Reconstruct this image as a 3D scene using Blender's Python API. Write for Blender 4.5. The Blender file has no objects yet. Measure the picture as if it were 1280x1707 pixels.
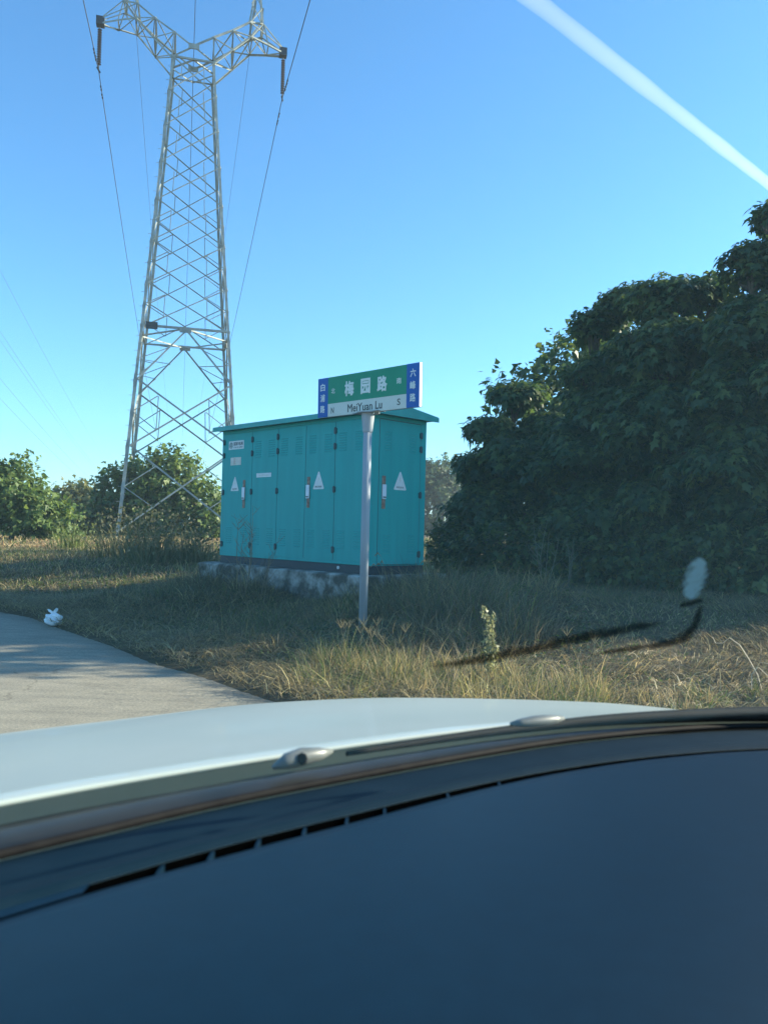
import bpy, bmesh, math, random
import numpy as np
from mathutils import Vector, Matrix, Quaternion

random.seed(7)
RNG = np.random.default_rng(11)
R = math.radians
scene = bpy.context.scene
COL = scene.collection

# ------------------------------------------------------------------ camera
CAM_H = 1.3
F_PX, PITCH, ROLL = 1333.6, 0.02078, 0.02456
_fwd = Vector((0, math.cos(PITCH), math.sin(PITCH)))
_up0 = Vector((0, -math.sin(PITCH), math.cos(PITCH)))
_rt0 = Vector((1, 0, 0))
C_RIGHT = math.cos(ROLL) * _rt0 + math.sin(ROLL) * _up0
C_UP = -math.sin(ROLL) * _rt0 + math.cos(ROLL) * _up0
cam_d = bpy.data.cameras.new('camera')
cam = bpy.data.objects.new('camera', cam_d)
COL.objects.link(cam)
cam.matrix_world = Matrix((
    (C_RIGHT.x, C_UP.x, -_fwd.x, 0), (C_RIGHT.y, C_UP.y, -_fwd.y, 0),
    (C_RIGHT.z, C_UP.z, -_fwd.z, CAM_H), (0, 0, 0, 1)))
cam_d.sensor_fit = 'VERTICAL'
cam_d.sensor_height = 36.0
cam_d.sensor_width = 27.0
cam_d.lens = 36.0 * F_PX / 1707.0
cam_d.clip_start = 0.02
cam_d.clip_end = 6000
cam_d.dof.use_dof = True
cam_d.dof.focus_distance = 11.0
cam_d.dof.aperture_fstop = 8.5
scene.camera = cam


def at(px, py, d):
    """world point seen at photo pixel (px, py) at surveyed depth d"""
    v = _fwd + ((px - 640) * C_RIGHT - (py - 853.5) * C_UP) / F_PX
    return Vector((0, 0, CAM_H)) + v * d


# ------------------------------------------------------------------ sky, sun, exposure
SUN_AZ, SUN_EL = R(76), R(23)
S_DIR = Vector((math.sin(SUN_AZ) * math.cos(SUN_EL), math.cos(SUN_AZ) * math.cos(SUN_EL), math.sin(SUN_EL)))
world = bpy.data.worlds.new('World')
scene.world = world
world.use_nodes = True
wn, wl = world.node_tree.nodes, world.node_tree.links
wn.clear()
wo = wn.new('ShaderNodeOutputWorld')
bg = wn.new('ShaderNodeBackground')
sky = wn.new('ShaderNodeTexSky')
sky.sky_type = 'NISHITA'
sky.sun_disc = False
sky.sun_elevation = SUN_EL
sky.sun_rotation = SUN_AZ
sky.air_density = 1.0
sky.dust_density = 0.5
sky.ozone_density = 1.0
tint = wn.new('ShaderNodeMix')
tint.data_type = 'RGBA'
tint.blend_type = 'MULTIPLY'
tint.inputs[0].default_value = 1.0
tint.inputs[7].default_value = (0.40, 0.85, 1.16, 1)
wl.new(sky.outputs[0], tint.inputs[6])
wl.new(tint.outputs[2], bg.inputs[0])
bg.inputs[1].default_value = 0.10
wl.new(bg.outputs[0], wo.inputs[0])

sun_d = bpy.data.lights.new('sun', 'SUN')
sun_d.energy = 5.0
sun_d.angle = R(0.53)
sun_d.color = (1.0, 0.91, 0.70)
sun = bpy.data.objects.new('sun', sun_d)
COL.objects.link(sun)
sun.rotation_euler = S_DIR.to_track_quat('Z', 'Y').to_euler()
sun.location = S_DIR * 60

scene.view_settings.view_transform = 'Standard'
scene.view_settings.look = 'None'
scene.view_settings.exposure = 1.42
scene.view_settings.gamma = 1.0
scene.view_settings.use_curve_mapping = False
scene.render.engine = 'CYCLES'
scene.cycles.max_bounces = 6
scene.cycles.transparent_max_bounces = 12
scene.cycles.use_denoising = True


# ------------------------------------------------------------------ helpers
def tag(o, label=None, cat=None, group=None, kind=None):
    if label: o['label'] = label
    if cat: o['category'] = cat
    if group: o['group'] = group
    if kind: o['kind'] = kind
    return o


def empty(name, loc=(0, 0, 0), mat3=None):
    o = bpy.data.objects.new(name, None)
    COL.objects.link(o)
    m = Matrix.Translation(Vector(loc))
    if mat3 is not None:
        m = m @ mat3.to_4x4()
    o.matrix_world = m
    o.empty_display_size = 0.2
    return o


def link_mesh(name, me, material=None, parent=None, loc=None):
    o = bpy.data.objects.new(name, me)
    COL.objects.link(o)
    if material is not None and not me.materials:
        me.materials.append(material)
    if parent is not None:
        o.parent = parent
    if loc is not None:
        o.location = loc
    return o


class MB:
    """collects boxes, bars, tubes, lathes and sheets, builds ONE mesh object"""
    def __init__(self):
        self.v, self.f = [], []

    def add(self, vs, fs):
        b = len(self.v)
        self.v += [tuple(p) for p in vs]
        self.f += [tuple(i + b for i in f) for f in fs]

    def hexa(self, p):  # 8 points: bottom 4 ccw, top 4 ccw
        self.add(p, [(3, 2, 1, 0), (4, 5, 6, 7), (0, 1, 5, 4), (1, 2, 6, 5), (2, 3, 7, 6), (3, 0, 4, 7)])

    def box(self, lo, hi):
        x0, y0, z0 = lo
        x1, y1, z1 = hi
        self.hexa([(x0, y0, z0), (x1, y0, z0), (x1, y1, z0), (x0, y1, z0),
                   (x0, y0, z1), (x1, y0, z1), (x1, y1, z1), (x0, y1, z1)])

    def plate(self, p0, p1, a, w, b, t):
        """bar from p0 to p1, extends w along a and t along b"""
        p0, p1 = Vector(p0), Vector(p1)
        A, B = a * w, b * t
        self.hexa([p0, p0 + A, p0 + A + B, p0 + B, p1, p1 + A, p1 + A + B, p1 + B])

    def angle(self, p0, p1, w, a, b, t=0.014):
        """steel angle section"""
        d = (Vector(p1) - Vector(p0)).normalized()
        a = (a - d * a.dot(d)).normalized()
        b = (b - d * b.dot(d))
        b = (b - a * b.dot(a)).normalized()
        self.plate(p0, p1, a, w, b, t)
        q0, q1 = Vector(p0) + b * t, Vector(p1) + b * t
        self.plate(q0, q1, b, w - t, a, t)

    def tube(self, pts, radii, n=6, cap=True):
        pts = [Vector(p) for p in pts]
        if not hasattr(radii, '__len__'):
            radii = [radii] * len(pts)
        vs, fs = [], []
        ref = None
        for i, p in enumerate(pts):
            d = (pts[min(i + 1, len(pts) - 1)] - pts[max(i - 1, 0)]).normalized()
            if ref is None:
                ref = d.orthogonal().normalized()
            u = (ref - d * ref.dot(d)).normalized()
            ref = u
            w = d.cross(u)
            for k in range(n):
                a = 2 * math.pi * k / n
                vs.append(p + (u * math.cos(a) + w * math.sin(a)) * radii[i])
        for i in range(len(pts) - 1):
            for k in range(n):
                k2 = (k + 1) % n
                fs.append((i * n + k, i * n + k2, (i + 1) * n + k2, (i + 1) * n + k))
        if cap:
            fs.append(tuple(reversed(range(n))))
            fs.append(tuple(range((len(pts) - 1) * n, len(pts) * n)))
        self.add(vs, fs)

    def grid(self, rows):
        n = len(rows[0])
        vs = [p for r in rows for p in r]
        fs = []
        for i in range(len(rows) - 1):
            for j in range(n - 1):
                fs.append((i * n + j, i * n + j + 1, (i + 1) * n + j + 1, (i + 1) * n + j))
        self.add(vs, fs)

    def prism(self, poly, off):
        """closed flat polygon extruded by off"""
        poly = [Vector(p) for p in poly]
        n = len(poly)
        vs = poly + [p + off for p in poly]
        fs = [tuple(range(n)), tuple(reversed(range(n, 2 * n)))]
        for i in range(n):
            j = (i + 1) % n
            fs.append((i, i + n, j + n, j))
        self.add(vs, fs)

    def mesh(self, name, smooth=False):
        me = bpy.data.meshes.new(name)
        me.from_pydata(self.v, [], self.f)
        bm = bmesh.new()
        bm.from_mesh(me)
        bmesh.ops.recalc_face_normals(bm, faces=bm.faces)
        bm.to_mesh(me)
        bm.free()
        if smooth:
            for p in me.polygons:
                p.use_smooth = True
        return me

    def build(self, name, material, parent=None, smooth=False, bevel=0.0):
        me = self.mesh(name, smooth)
        o = link_mesh(name, me, material, parent)
        if bevel > 0:
            m = o.modifiers.new('bevel', 'BEVEL')
            m.width = bevel
            m.segments = 2
            m.limit_method = 'ANGLE'
        return o


def np_mesh(name, co, quads, col=None):
    me = bpy.data.meshes.new(name)
    nv, nf = len(co), len(quads)
    k = quads.shape[1]
    me.vertices.add(nv)
    me.vertices.foreach_set('co', np.ascontiguousarray(co, dtype=np.float32).ravel())
    me.loops.add(nf * k)
    me.loops.foreach_set('vertex_index', np.ascontiguousarray(quads, dtype=np.int32).ravel())
    me.polygons.add(nf)
    me.polygons.foreach_set('loop_start', np.arange(0, nf * k, k, dtype=np.int32))
    me.update(calc_edges=True)
    if col is not None:
        a = me.color_attributes.new('Col', 'FLOAT_COLOR', 'POINT')
        c4 = np.ones((nv, 4), dtype=np.float32)
        c4[:, :3] = col
        a.data.foreach_set('color', c4.ravel())
    return me


# ------------------------------------------------------------------ materials
def new_mat(name):
    m = bpy.data.materials.new(name)
    m.use_nodes = True
    nt = m.node_tree
    return m, nt.nodes, nt.links, nt.nodes['Principled BSDF']


def ramp(n, l, src, stops):
    r = n.new('ShaderNodeValToRGB')
    el = r.color_ramp.elements
    el[0].position, el[0].color = stops[0][0], (*stops[0][1], 1)
    el[1].position, el[1].color = stops[-1][0], (*stops[-1][1], 1)
    for p, c in stops[1:-1]:
        e = el.new(p)
        e.color = (*c, 1)
    l.new(src, r.inputs[0])
    return r


def noise_tex(n, l, scale, detail=5, rough=0.6, coord='Object', stretch=None):
    tc = n.new('ShaderNodeTexCoord')
    t = n.new('ShaderNodeTexNoise')
    t.inputs['Scale'].default_value = scale
    t.inputs['Detail'].default_value = detail
    t.inputs['Roughness'].default_value = rough
    if stretch:
        mp = n.new('ShaderNodeMapping')
        mp.inputs['Scale'].default_value = stretch
        l.new(tc.outputs[coord], mp.inputs[0])
        l.new(mp.outputs[0], t.inputs[0])
    else:
        l.new(tc.outputs[coord], t.inputs[0])
    return t


def bump(n, l, b, src, strength, dist=0.01):
    k = n.new('ShaderNodeBump')
    k.inputs['Strength'].default_value = strength
    k.inputs['Distance'].default_value = dist
    l.new(src, k.inputs['Height'])
    l.new(k.outputs[0], b.inputs['Normal'])


def mat_noise(name, c1, c2, scale=4.0, rough=0.6, metal=0.0, stretch=None, bmp=0.0, coat=0.0, spec=0.5, lo=0.35, hi=0.65):
    m, n, l, b = new_mat(name)
    t = noise_tex(n, l, scale, stretch=stretch)
    r = ramp(n, l, t.outputs[0], [(lo, c1), (hi, c2)])
    l.new(r.outputs[0], b.inputs['Base Color'])
    b.inputs['Roughness'].default_value = rough
    b.inputs['Metallic'].default_value = metal
    b.inputs['Coat Weight'].default_value = coat
    b.inputs['Specular IOR Level'].default_value = spec
    if bmp:
        bump(n, l, b, t.outputs[0], bmp)
    return m


def mat_leaf(name, trans=0.35, rough=0.5, spec=0.35):
    m, n, l, b = new_mat(name)
    a = n.new('ShaderNodeVertexColor')
    a.layer_name = 'Col'
    l.new(a.outputs[0], b.inputs['Base Color'])
    b.inputs['Roughness'].default_value = rough
    b.inputs['Specular IOR Level'].default_value = spec
    t = n.new('ShaderNodeBsdfTranslucent')
    hs = n.new('ShaderNodeHueSaturation')
    hs.inputs['Hue'].default_value = 0.485
    hs.inputs['Saturation'].default_value = 1.15
    hs.inputs['Value'].default_value = 1.7
    l.new(a.outputs[0], hs.inputs['Color'])
    l.new(hs.outputs[0], t.inputs[0])
    mx = n.new('ShaderNodeMixShader')
    mx.inputs[0].default_value = trans
    l.new(b.outputs[0], mx.inputs[1])
    l.new(t.outputs[0], mx.inputs[2])
    l.new(mx.outputs[0], n['Material Output'].inputs[0])
    return m


M = {}
M['leaf'] = mat_leaf('leaf')
M['blade'] = mat_leaf('grass_blade', trans=0.3, rough=0.6, spec=0.25)
M['bark'] = mat_noise('bark', (0.06, 0.045, 0.03), (0.13, 0.10, 0.075), 9, 0.85, stretch=(1, 1, 0.25), bmp=0.6)
M['steel'] = mat_noise('galvanised_steel', (0.25, 0.28, 0.26), (0.42, 0.44, 0.40), 2.2, 0.8, 0.05, spec=0.2)
M['dark_steel'] = mat_noise('dark_steel', (0.03, 0.035, 0.04), (0.07, 0.07, 0.075), 20, 0.5, 0.3)
M['wire'] = mat_noise('aluminium_wire', (0.07, 0.075, 0.08), (0.11, 0.11, 0.12), 3, 0.6, 0.3)
M['insulator'] = mat_noise('brown_insulator', (0.045, 0.025, 0.024), (0.075, 0.04, 0.034), 4, 0.35)
M['teal'] = mat_noise('teal_paint', (0.002, 0.300, 0.288), (0.006, 0.365, 0.35), 3.5, 0.5, spec=0.25, stretch=(2.2, 2.2, 0.16), lo=0.25, hi=0.75, bmp=0.03)
M['teal_roof'] = mat_noise('teal_roof_paint', (0.008, 0.27, 0.25), (0.02, 0.34, 0.315), 3, 0.5)
M['hinge'] = mat_noise('hinge_paint', (0.006, 0.05, 0.06), (0.01, 0.07, 0.085), 30, 0.45)
M['channel'] = mat_noise('blue_steel_channel', (0.006, 0.018, 0.032), (0.012, 0.028, 0.046), 4, 0.55)
M['white_label'] = mat_noise('label_white', (0.60, 0.63, 0.62), (0.72, 0.74, 0.73), 12, 0.5)
M['cream_label'] = mat_noise('label_cream', (0.55, 0.52, 0.45), (0.66, 0.62, 0.55), 12, 0.5)
M['label_ink'] = mat_noise('label_ink', (0.03, 0.05, 0.06), (0.05, 0.07, 0.08), 12, 0.5)
M['grid_ink'] = mat_noise('green_ink', (0.005, 0.10, 0.09), (0.01, 0.13, 0.11), 12, 0.5)
M['red_ink'] = mat_noise('faded_red_ink', (0.42, 0.25, 0.18), (0.5, 0.32, 0.24), 12, 0.5)
M['rusty'] = mat_noise('rusty_lock_plate', (0.17, 0.09, 0.06), (0.34, 0.24, 0.18), 25, 0.7)
M['lock_white'] = mat_noise('lock_cover', (0.62, 0.66, 0.72), (0.72, 0.75, 0.8), 12, 0.4)
M['concrete'] = mat_noise('whitewashed_concrete', (0.07, 0.07, 0.058), (0.36, 0.36, 0.33), 4.2, 0.9, bmp=0.8, lo=0.42, hi=0.62)
M['sign_green'] = mat_noise('sign_green', (0.001, 0.23, 0.13), (0.002, 0.25, 0.145), 3, 0.45, spec=0.2)
M['sign_blue'] = mat_noise('sign_blue', (0.001, 0.085, 0.36), (0.002, 0.095, 0.40), 3, 0.45, spec=0.2)
M['sign_white'] = mat_noise('sign_white', (0.50, 0.54, 0.50), (0.56, 0.60, 0.55), 3, 0.4)
M['sign_letter'] = mat_noise('sign_letter_white', (0.62, 0.68, 0.66), (0.68, 0.73, 0.70), 3, 0.4)
M['sign_black'] = mat_noise('sign_letter_black', (0.012, 0.02, 0.02), (0.02, 0.03, 0.03), 3, 0.4)
M['aluminium'] = mat_noise('aluminium_edge', (0.6, 0.62, 0.62), (0.72, 0.73, 0.73), 8, 0.35, 0.4)
M['pole'] = mat_noise('galvanised_pole', (0.26, 0.30, 0.34), (0.36, 0.40, 0.44), 5, 0.7, 0.0, spec=0.25, stretch=(1, 1, 0.2))
M['bag'] = mat_noise('white_plastic_bag', (0.72, 0.75, 0.76), (0.85, 0.86, 0.86), 20, 0.35, bmp=0.3)
M['paint_white'] = mat_noise('pale_car_paint', (0.335, 0.40, 0.38), (0.39, 0.445, 0.42), 1.6, 0.45, coat=0.3)
M['black_gloss'] = mat_noise('cowl_black_plastic', (0.012, 0.016, 0.016), (0.03, 0.03, 0.026), 6, 0.36, spec=0.22)
M['rubber'] = mat_noise('black_rubber', (0.008, 0.008, 0.009), (0.014, 0.014, 0.014), 40, 0.7, spec=0.12)
M['dash'] = mat_noise('dashboard_plastic', (0.0010, 0.0120, 0.026), (0.0014, 0.0140, 0.030), 60, 0.45, spec=0.19)
M['dash_trim'] = mat_noise('dashboard_strip', (0.003, 0.015, 0.027), (0.005, 0.018, 0.031), 30, 0.7, spec=0.07)
M['slot'] = mat_noise('vent_black', (0.0006, 0.0008, 0.001), (0.001, 0.0012, 0.0015), 40, 1.0, spec=0.0)
M['nozzle'] = mat_noise('nozzle_grey', (0.10, 0.11, 0.105), (0.17, 0.18, 0.17), 30, 0.4)
M['headliner'] = mat_noise('headliner_grey', (0.28, 0.28, 0.27), (0.34, 0.34, 0.33), 30, 0.9)


def mat_ground():
    m, n, l, b = new_mat('verge_soil')
    t1 = noise_tex(n, l, 0.55, 6)
    t2 = noise_tex(n, l, 9, 8, 0.7)
    r1 = ramp(n, l, t1.outputs[0], [(0.32, (0.055, 0.062, 0.026)), (0.48, (0.105, 0.085, 0.05)), (0.66, (0.17, 0.135, 0.08))])
    r2 = ramp(n, l, t2.outputs[0], [(0.3, (0.45, 0.45, 0.45)), (0.7, (1.15, 1.12, 1.05))])
    mx = n.new('ShaderNodeMix')
    mx.data_type = 'RGBA'
    mx.blend_type = 'MULTIPLY'
    mx.inputs[0].default_value = 1
    l.new(r1.outputs[0], mx.inputs[6])
    l.new(r2.outputs[0], mx.inputs[7])
    l.new(mx.outputs[2], b.inputs['Base Color'])
    b.inputs['Roughness'].default_value = 0.95
    b.inputs['Specular IOR Level'].default_value = 0.2
    bump(n, l, b, t2.outputs[0], 0.9, 0.05)
    return m


def mat_road():
    m, n, l, b = new_mat('worn_road')
    t1 = noise_tex(n, l, 0.5, 4)
    t2 = noise_tex(n, l, 55, 6, 0.75)
    t3 = noise_tex(n, l, 5.0, 5, 0.6, stretch=(0.5, 1.6, 1))
    r1 = ramp(n, l, t1.outputs[0], [(0.3, (0.215, 0.20, 0.155)), (0.7, (0.285, 0.265, 0.205))])
    r2 = ramp(n, l, t2.outputs[0], [(0.34, (0.62, 0.62, 0.62)), (0.5, (0.95, 0.95, 0.95)), (0.68, (1.45, 1.42, 1.35))])
    r3 = ramp(n, l, t3.outputs[0], [(0.35, (0.82, 0.82, 0.82)), (0.6, (1.06, 1.05, 1.03))])
    prev = r1.outputs[0]
    for r in (r2, r3):
        mx = n.new('ShaderNodeMix')
        mx.data_type = 'RGBA'
        mx.blend_type = 'MULTIPLY'
        mx.inputs[0].default_value = 1
        l.new(prev, mx.inputs[6])
        l.new(r.outputs[0], mx.inputs[7])
        prev = mx.outputs[2]
    tc = n.new('ShaderNodeTexCoord')
    dn = noise_tex(n, l, 1.6, 4)
    ad = n.new('ShaderNodeVectorMath')
    ad.operation = 'MULTIPLY_ADD'
    ad.inputs[1].default_value = (.9, .9, .9)
    l.new(dn.outputs['Color'], ad.inputs[0])
    l.new(tc.outputs['Object'], ad.inputs[2])
    vo = n.new('ShaderNodeTexVoronoi')
    vo.feature = 'DISTANCE_TO_EDGE'
    vo.inputs['Scale'].default_value = 0.33
    l.new(ad.outputs[0], vo.inputs['Vector'])
    rc = ramp(n, l, vo.outputs['Distance'], [(0.0, (0.45, 0.43, 0.4)), (0.006, (1, 1, 1))])
    mx = n.new('ShaderNodeMix')
    mx.data_type = 'RGBA'
    mx.blend_type = 'MULTIPLY'
    mx.inputs[0].default_value = .7
    l.new(prev, mx.inputs[6])
    l.new(rc.outputs[0], mx.inputs[7])
    prev = mx.outputs[2]
    l.new(prev, b.inputs['Base Color'])
    b.inputs['Roughness'].default_value = 0.85
    b.inputs['Specular IOR Level'].default_value = 0.3
    bump(n, l, b, t2.outputs[0], 0.6, 0.006)
    return m


M['ground'] = mat_ground()
M['road'] = mat_road()

# ------------------------------------------------------------------ ground and road
EDGE = np.array([(-400, 150), (-60, 34), (-20, 19.5), (-9, 13.9), (-5.53, 11.63), (-4.74, 11.0), (-3.62, 9.6), (-2.8, 8.63), (-2.08, 7.64),
                 (-1.56, 7.13), (-1.15, 6.63), (-0.85, 6.26), (-0.59, 6.0), (0.2, 5.55), (1.2, 5.1), (3, 4.6), (8, 3.9), (25, 2.0), (400, -40)])


def edge_y(x):
    return np.interp(x, EDGE[:, 0], EDGE[:, 1])


def fbm(x, y, seed=0):
    s = np.zeros_like(np.asarray(x, dtype=float))
    for k, (f, a) in enumerate(((0.35, 1), (0.8, .6), (1.9, .35), (4.3, .18))):
        p = seed * 1.7 + k * 2.1
        s = s + a * np.sin(f * x * 1.3 + p + 1.7 * np.sin(f * y * .9 + p)) * np.cos(f * y * 1.1 - p * .6 + 1.3 * np.sin(f * x + p))
    return s / 2.1


def edge_dist(x, y):
    sl = (edge_y(x + .3) - edge_y(x - .3)) / .6
    return (y - edge_y(x)) / np.sqrt(1 + sl * sl)


def ground_z(x, y):
    x = np.asarray(x, dtype=float)
    y = np.asarray(y, dtype=float)
    d = edge_dist(x, y)
    t = np.clip(d / 5.5, 0, 1)
    z = 0.44 * t * t * (3 - 2 * t)
    z = z + np.clip(d / 1.2, 0, 1) * 0.045 * fbm(x, y)
    for mx_, my_, mr, mh in ((-2.6, 10.9, .9, .16), (1.1, 9.0, 1.1, .16), (1.9, 9.8, .9, .14), (-3.9, 11.6, .9, .12), (-.9, 8.3, .8, .08)):
        z = z + mh * np.exp(-((x - mx_) ** 2 + (y - my_) ** 2) / mr ** 2)
    far = np.clip((np.hypot(x, y) - 25) / 60, 0, 1)
    z = z * (1 - far) + 0.45 * far
    return np.where(d < 0, -0.03 * np.clip(-d / .25, 0, 1) - .006 * (d < -.02), z)


def gz(x, y):
    return float(ground_z(np.array([x]), np.array([y]))[0])


xs = np.concatenate([-np.geomspace(900, 9.5, 34), np.arange(-9.3, 9.3, 0.12), np.geomspace(9.5, 900, 34)])
ys = np.concatenate([-np.geomspace(900, 3, 20), np.arange(2.6, 18, 0.12), np.geomspace(18.3, 1500, 44)])
GX, GY = np.meshgrid(xs, ys)
GZ = ground_z(GX, GY)
nx_, ny_ = len(xs), len(ys)
idx = np.arange(nx_ * ny_).reshape(ny_, nx_)
quads = np.stack([idx[:-1, :-1], idx[:-1, 1:], idx[1:, 1:], idx[1:, :-1]], -1).reshape(-1, 4)
me = np_mesh('ground', np.stack([GX, GY, GZ], -1).reshape(-1, 3), quads)
me.polygons.foreach_set('use_smooth', np.ones(len(me.polygons), dtype=bool))
tag(link_mesh('ground', me, M['ground']), kind='structure')

rx = np.concatenate([-np.geomspace(390, 8.2, 30), np.arange(-8, 8, 0.06), np.geomspace(8.2, 390, 20)])
ragged = edge_y(rx) + 0.07 * fbm(rx * 2.2, rx * 0 + 3, 4) + 0.03 * np.sin(rx * 17) - 0.03
fr = np.array([0, .03, .08, .2, .5, 1.0])
RX = np.repeat(rx[None], len(fr), 0)
RY = ragged[None] * (1 - fr[:, None]) + (-60 - np.abs(rx)[None] * .3) * fr[:, None]
RZ = np.zeros_like(RX)
RZ[0] = -0.02
idx = np.arange(RX.size).reshape(RX.shape)
quads = np.stack([idx[:-1, :-1], idx[1:, :-1], idx[1:, 1:], idx[:-1, 1:]], -1).reshape(-1, 4)
me = np_mesh('road', np.stack([RX, RY, RZ], -1).reshape(-1, 3), quads)
tag(link_mesh('road', me, M['road']), kind='structure')

# ------------------------------------------------------------------ lettering helper
def text_mesh(s, size, bold=0.0, depth=0.0006, spacing=1.0):
    c = bpy.data.curves.new('lettering', 'FONT')
    c.body = s
    c.size = size
    c.align_x = 'CENTER'
    c.align_y = 'CENTER'
    c.bevel_depth = bold
    c.bevel_resolution = 0
    c.extrude = depth
    c.space_character = spacing
    c.resolution_u = 3
    o = bpy.data.objects.new('lettering', c)
    COL.objects.link(o)
    dg = bpy.context.evaluated_depsgraph_get()
    dg.update()
    me = bpy.data.meshes.new_from_object(o.evaluated_get(dg))
    bpy.data.objects.remove(o)
    bpy.data.curves.remove(c)
    # centre on its own ink
    if len(me.vertices):
        co = np.empty(len(me.vertices) * 3, dtype=np.float32)
        me.vertices.foreach_get('co', co)
        co = co.reshape(-1, 3)
        co[:, :2] -= (co[:, :2].max(0) + co[:, :2].min(0)) / 2
        me.vertices.foreach_set('co', co.ravel())
        co[:, 2] *= min(1.0, .0008 / max(1e-6, float(np.abs(co[:, 2]).max())))
        me.vertices.foreach_set('co', co.ravel())
    me.materials.clear()
    return me


def lettering(s, size, u, v, n, material, parent, bold=0.0, width=None, height=None, spacing=1.0):
    """flat letters in the parent's x (right) / z (up) plane; front is -y"""
    me = text_mesh(s, size, bold, spacing=spacing)
    co = np.empty(len(me.vertices) * 3, dtype=np.float32)
    me.vertices.foreach_get('co', co)
    co = co.reshape(-1, 3)
    w, h = np.ptp(co[:, 0]), np.ptp(co[:, 1])
    sx = width / w if width else 1
    sy = height / h if height else sx
    if width is None and height:
        sx = sy
    out = np.stack([co[:, 0] * sx + u, -co[:, 2] + n, co[:, 1] * sy + v], -1)
    me.vertices.foreach_set('co', np.ascontiguousarray(out, dtype=np.float32).ravel())
    me.update()
    return link_mesh('lettering', me, material, parent)


# ------------------------------------------------------------------ electricity cabinet
Zh = Vector((0, 0, 1))
YAW = 0.7988
CN = Vector((-0.1741, 10.488, 0))           # near corner
A_ = Vector((-math.cos(YAW), math.sin(YAW), 0))   # along the long face, to the left
B_ = Vector((math.sin(YAW), math.cos(YAW), 0))    # along the short face, to the right
LEN, WID = 3.56, 1.04
Z_WB = CAM_H - 0.497     # bottom of the teal wall
Z_DT = CAM_H + 1.453     # top of the doors
Z_WT = Z_DT + 0.06
Z_CH = Z_WB - 0.115      # bottom of the channel, top of the pad

# pad: its own thing
pad = empty('concrete_plinth', CN + (A_ * LEN + B_ * WID) / 2)
tag(pad, 'low whitewashed concrete plinth under the teal electricity cabinet', 'plinth')
PADM = Matrix((A_ * -1, B_, Zh)).transposed()
pad.matrix_world = Matrix.Translation(CN + (A_ * LEN + B_ * WID) / 2) @ PADM.to_4x4()
mb = MB()
ex = 0.24
hx, hy = LEN / 2 + ex, WID / 2 + ex
n1 = 26
rows = []
for zz in (-0.2, Z_CH * 0.55, Z_CH * 0.8, Z_CH - 0.02, Z_CH):
    ins = 0.02 if zz == Z_CH else 0
    ring = []
    for (x0, y0, x1, y1, n_) in ((-hx, -hy, hx, -hy, n1), (hx, -hy, hx, hy, 10), (hx, hy, -hx, hy, n1), (-hx, hy, -hx, -hy, 10)):
        for k in range(n_):
            t = k / n_
            x, y = x0 + (x1 - x0) * t, y0 + (y1 - y0) * t
            j = random.uniform(-.008, .008)
            ring.append(((x + j) * (1 - ins / hx), (y + j) * (1 - ins / hy), zz + (random.uniform(-.008, .004) if zz > .3 else 0)))
    ring.append(ring[0])
    rows.append(ring)
mb.grid(rows)
mb.add(rows[-1][:-1], [tuple(range(len(rows[-1]) - 1))])
mb.build('block', M['concrete'], pad)

cab = empty('electricity_cabinet')
tag(cab, 'big teal outdoor electricity cabinet with hinged doors on a concrete plinth', 'cabinet')
# local frame: x runs right along the long face (0 = left end, LEN = near corner), y into the cabinet, z up from the ground
CAB = Matrix.Translation(CN + A_ * LEN) @ Matrix((A_ * -1, B_, Zh)).transposed().to_4x4()
cab.matrix_world = CAB
mb = MB()
mb.box((0, 0, Z_WB), (LEN, WID, Z_WT + 0.01))
mb.build('body', M['teal'], cab, bevel=0.008)
mb = MB()
mb.box((0.012, 0.012, Z_CH), (LEN - 0.012, WID - 0.012, Z_WB - 0.002))
mb.build('base_channel', M['channel'], cab)
# roof: low gable with ridge along the length
ov = 0.115
th = 0.055
zr = Z_WT + 0.012
rise = 0.085
mb = MB()
x0, x1, y0, y1 = -ov, LEN + ov, -ov, WID + ov
ym = (y0 + y1) / 2
pro = [(y0, zr), (y1, zr), (y1, zr + th), (ym, zr + th + rise), (y0, zr + th)]
mb.prism([(x0, y, z) for y, z in pro], Vector((x1 - x0, 0, 0)))
mb.build('roof', M['teal_roof'], cab, bevel=0.006)
mb = MB()
for (a, b_) in (((x0 + .005, y0 - .012, zr - .02), (x1 - .005, y0 - .001, zr + th - .012)), ((x1 + .001, y0 + .0, zr - .02), (x1 + .012, y1, zr + th - .012))):
    mb.box(a, b_)
mb.build('roof_trim', M['teal_roof'], cab)
# frieze between doors and roof
mb = MB()
mb.box((0.02, -0.012, Z_DT + 0.012), (LEN - 0.02, 0.001, Z_WT - 0.005))
mb.build('frieze', M['teal'], cab)

LOUV = MB()
LOUV.hexa([(-.074, -.0065, -.004), (.074, -.0065, -.004), (.08, .002, -.006), (-.08, .002, -.006),
           (-.074, -.0055, .0), (.074, -.0055, .0), (.08, .002, .007), (-.08, .002, .007)])
LOUV_ME = LOUV.mesh('louvre')
LOUV_ME.materials.append(M['teal'])
HM = MB()
HM.box((-.026, -.014, -.036), (.026, .004, .036))
HM.tube([(-.0, -.014, -.046), (-.0, -.014, .046)], .012, 8)
HINGE_ME = HM.mesh('hinge')
HINGE_ME.materials.append(M['hinge'])


def put(name, me, parent, loc):
    o = bpy.data.objects.new(name, me)
    COL.objects.link(o)
    o.parent = parent
    o.location = loc
    return o


ZD0, ZD1 = Z_WB + 0.05, Z_DT


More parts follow.
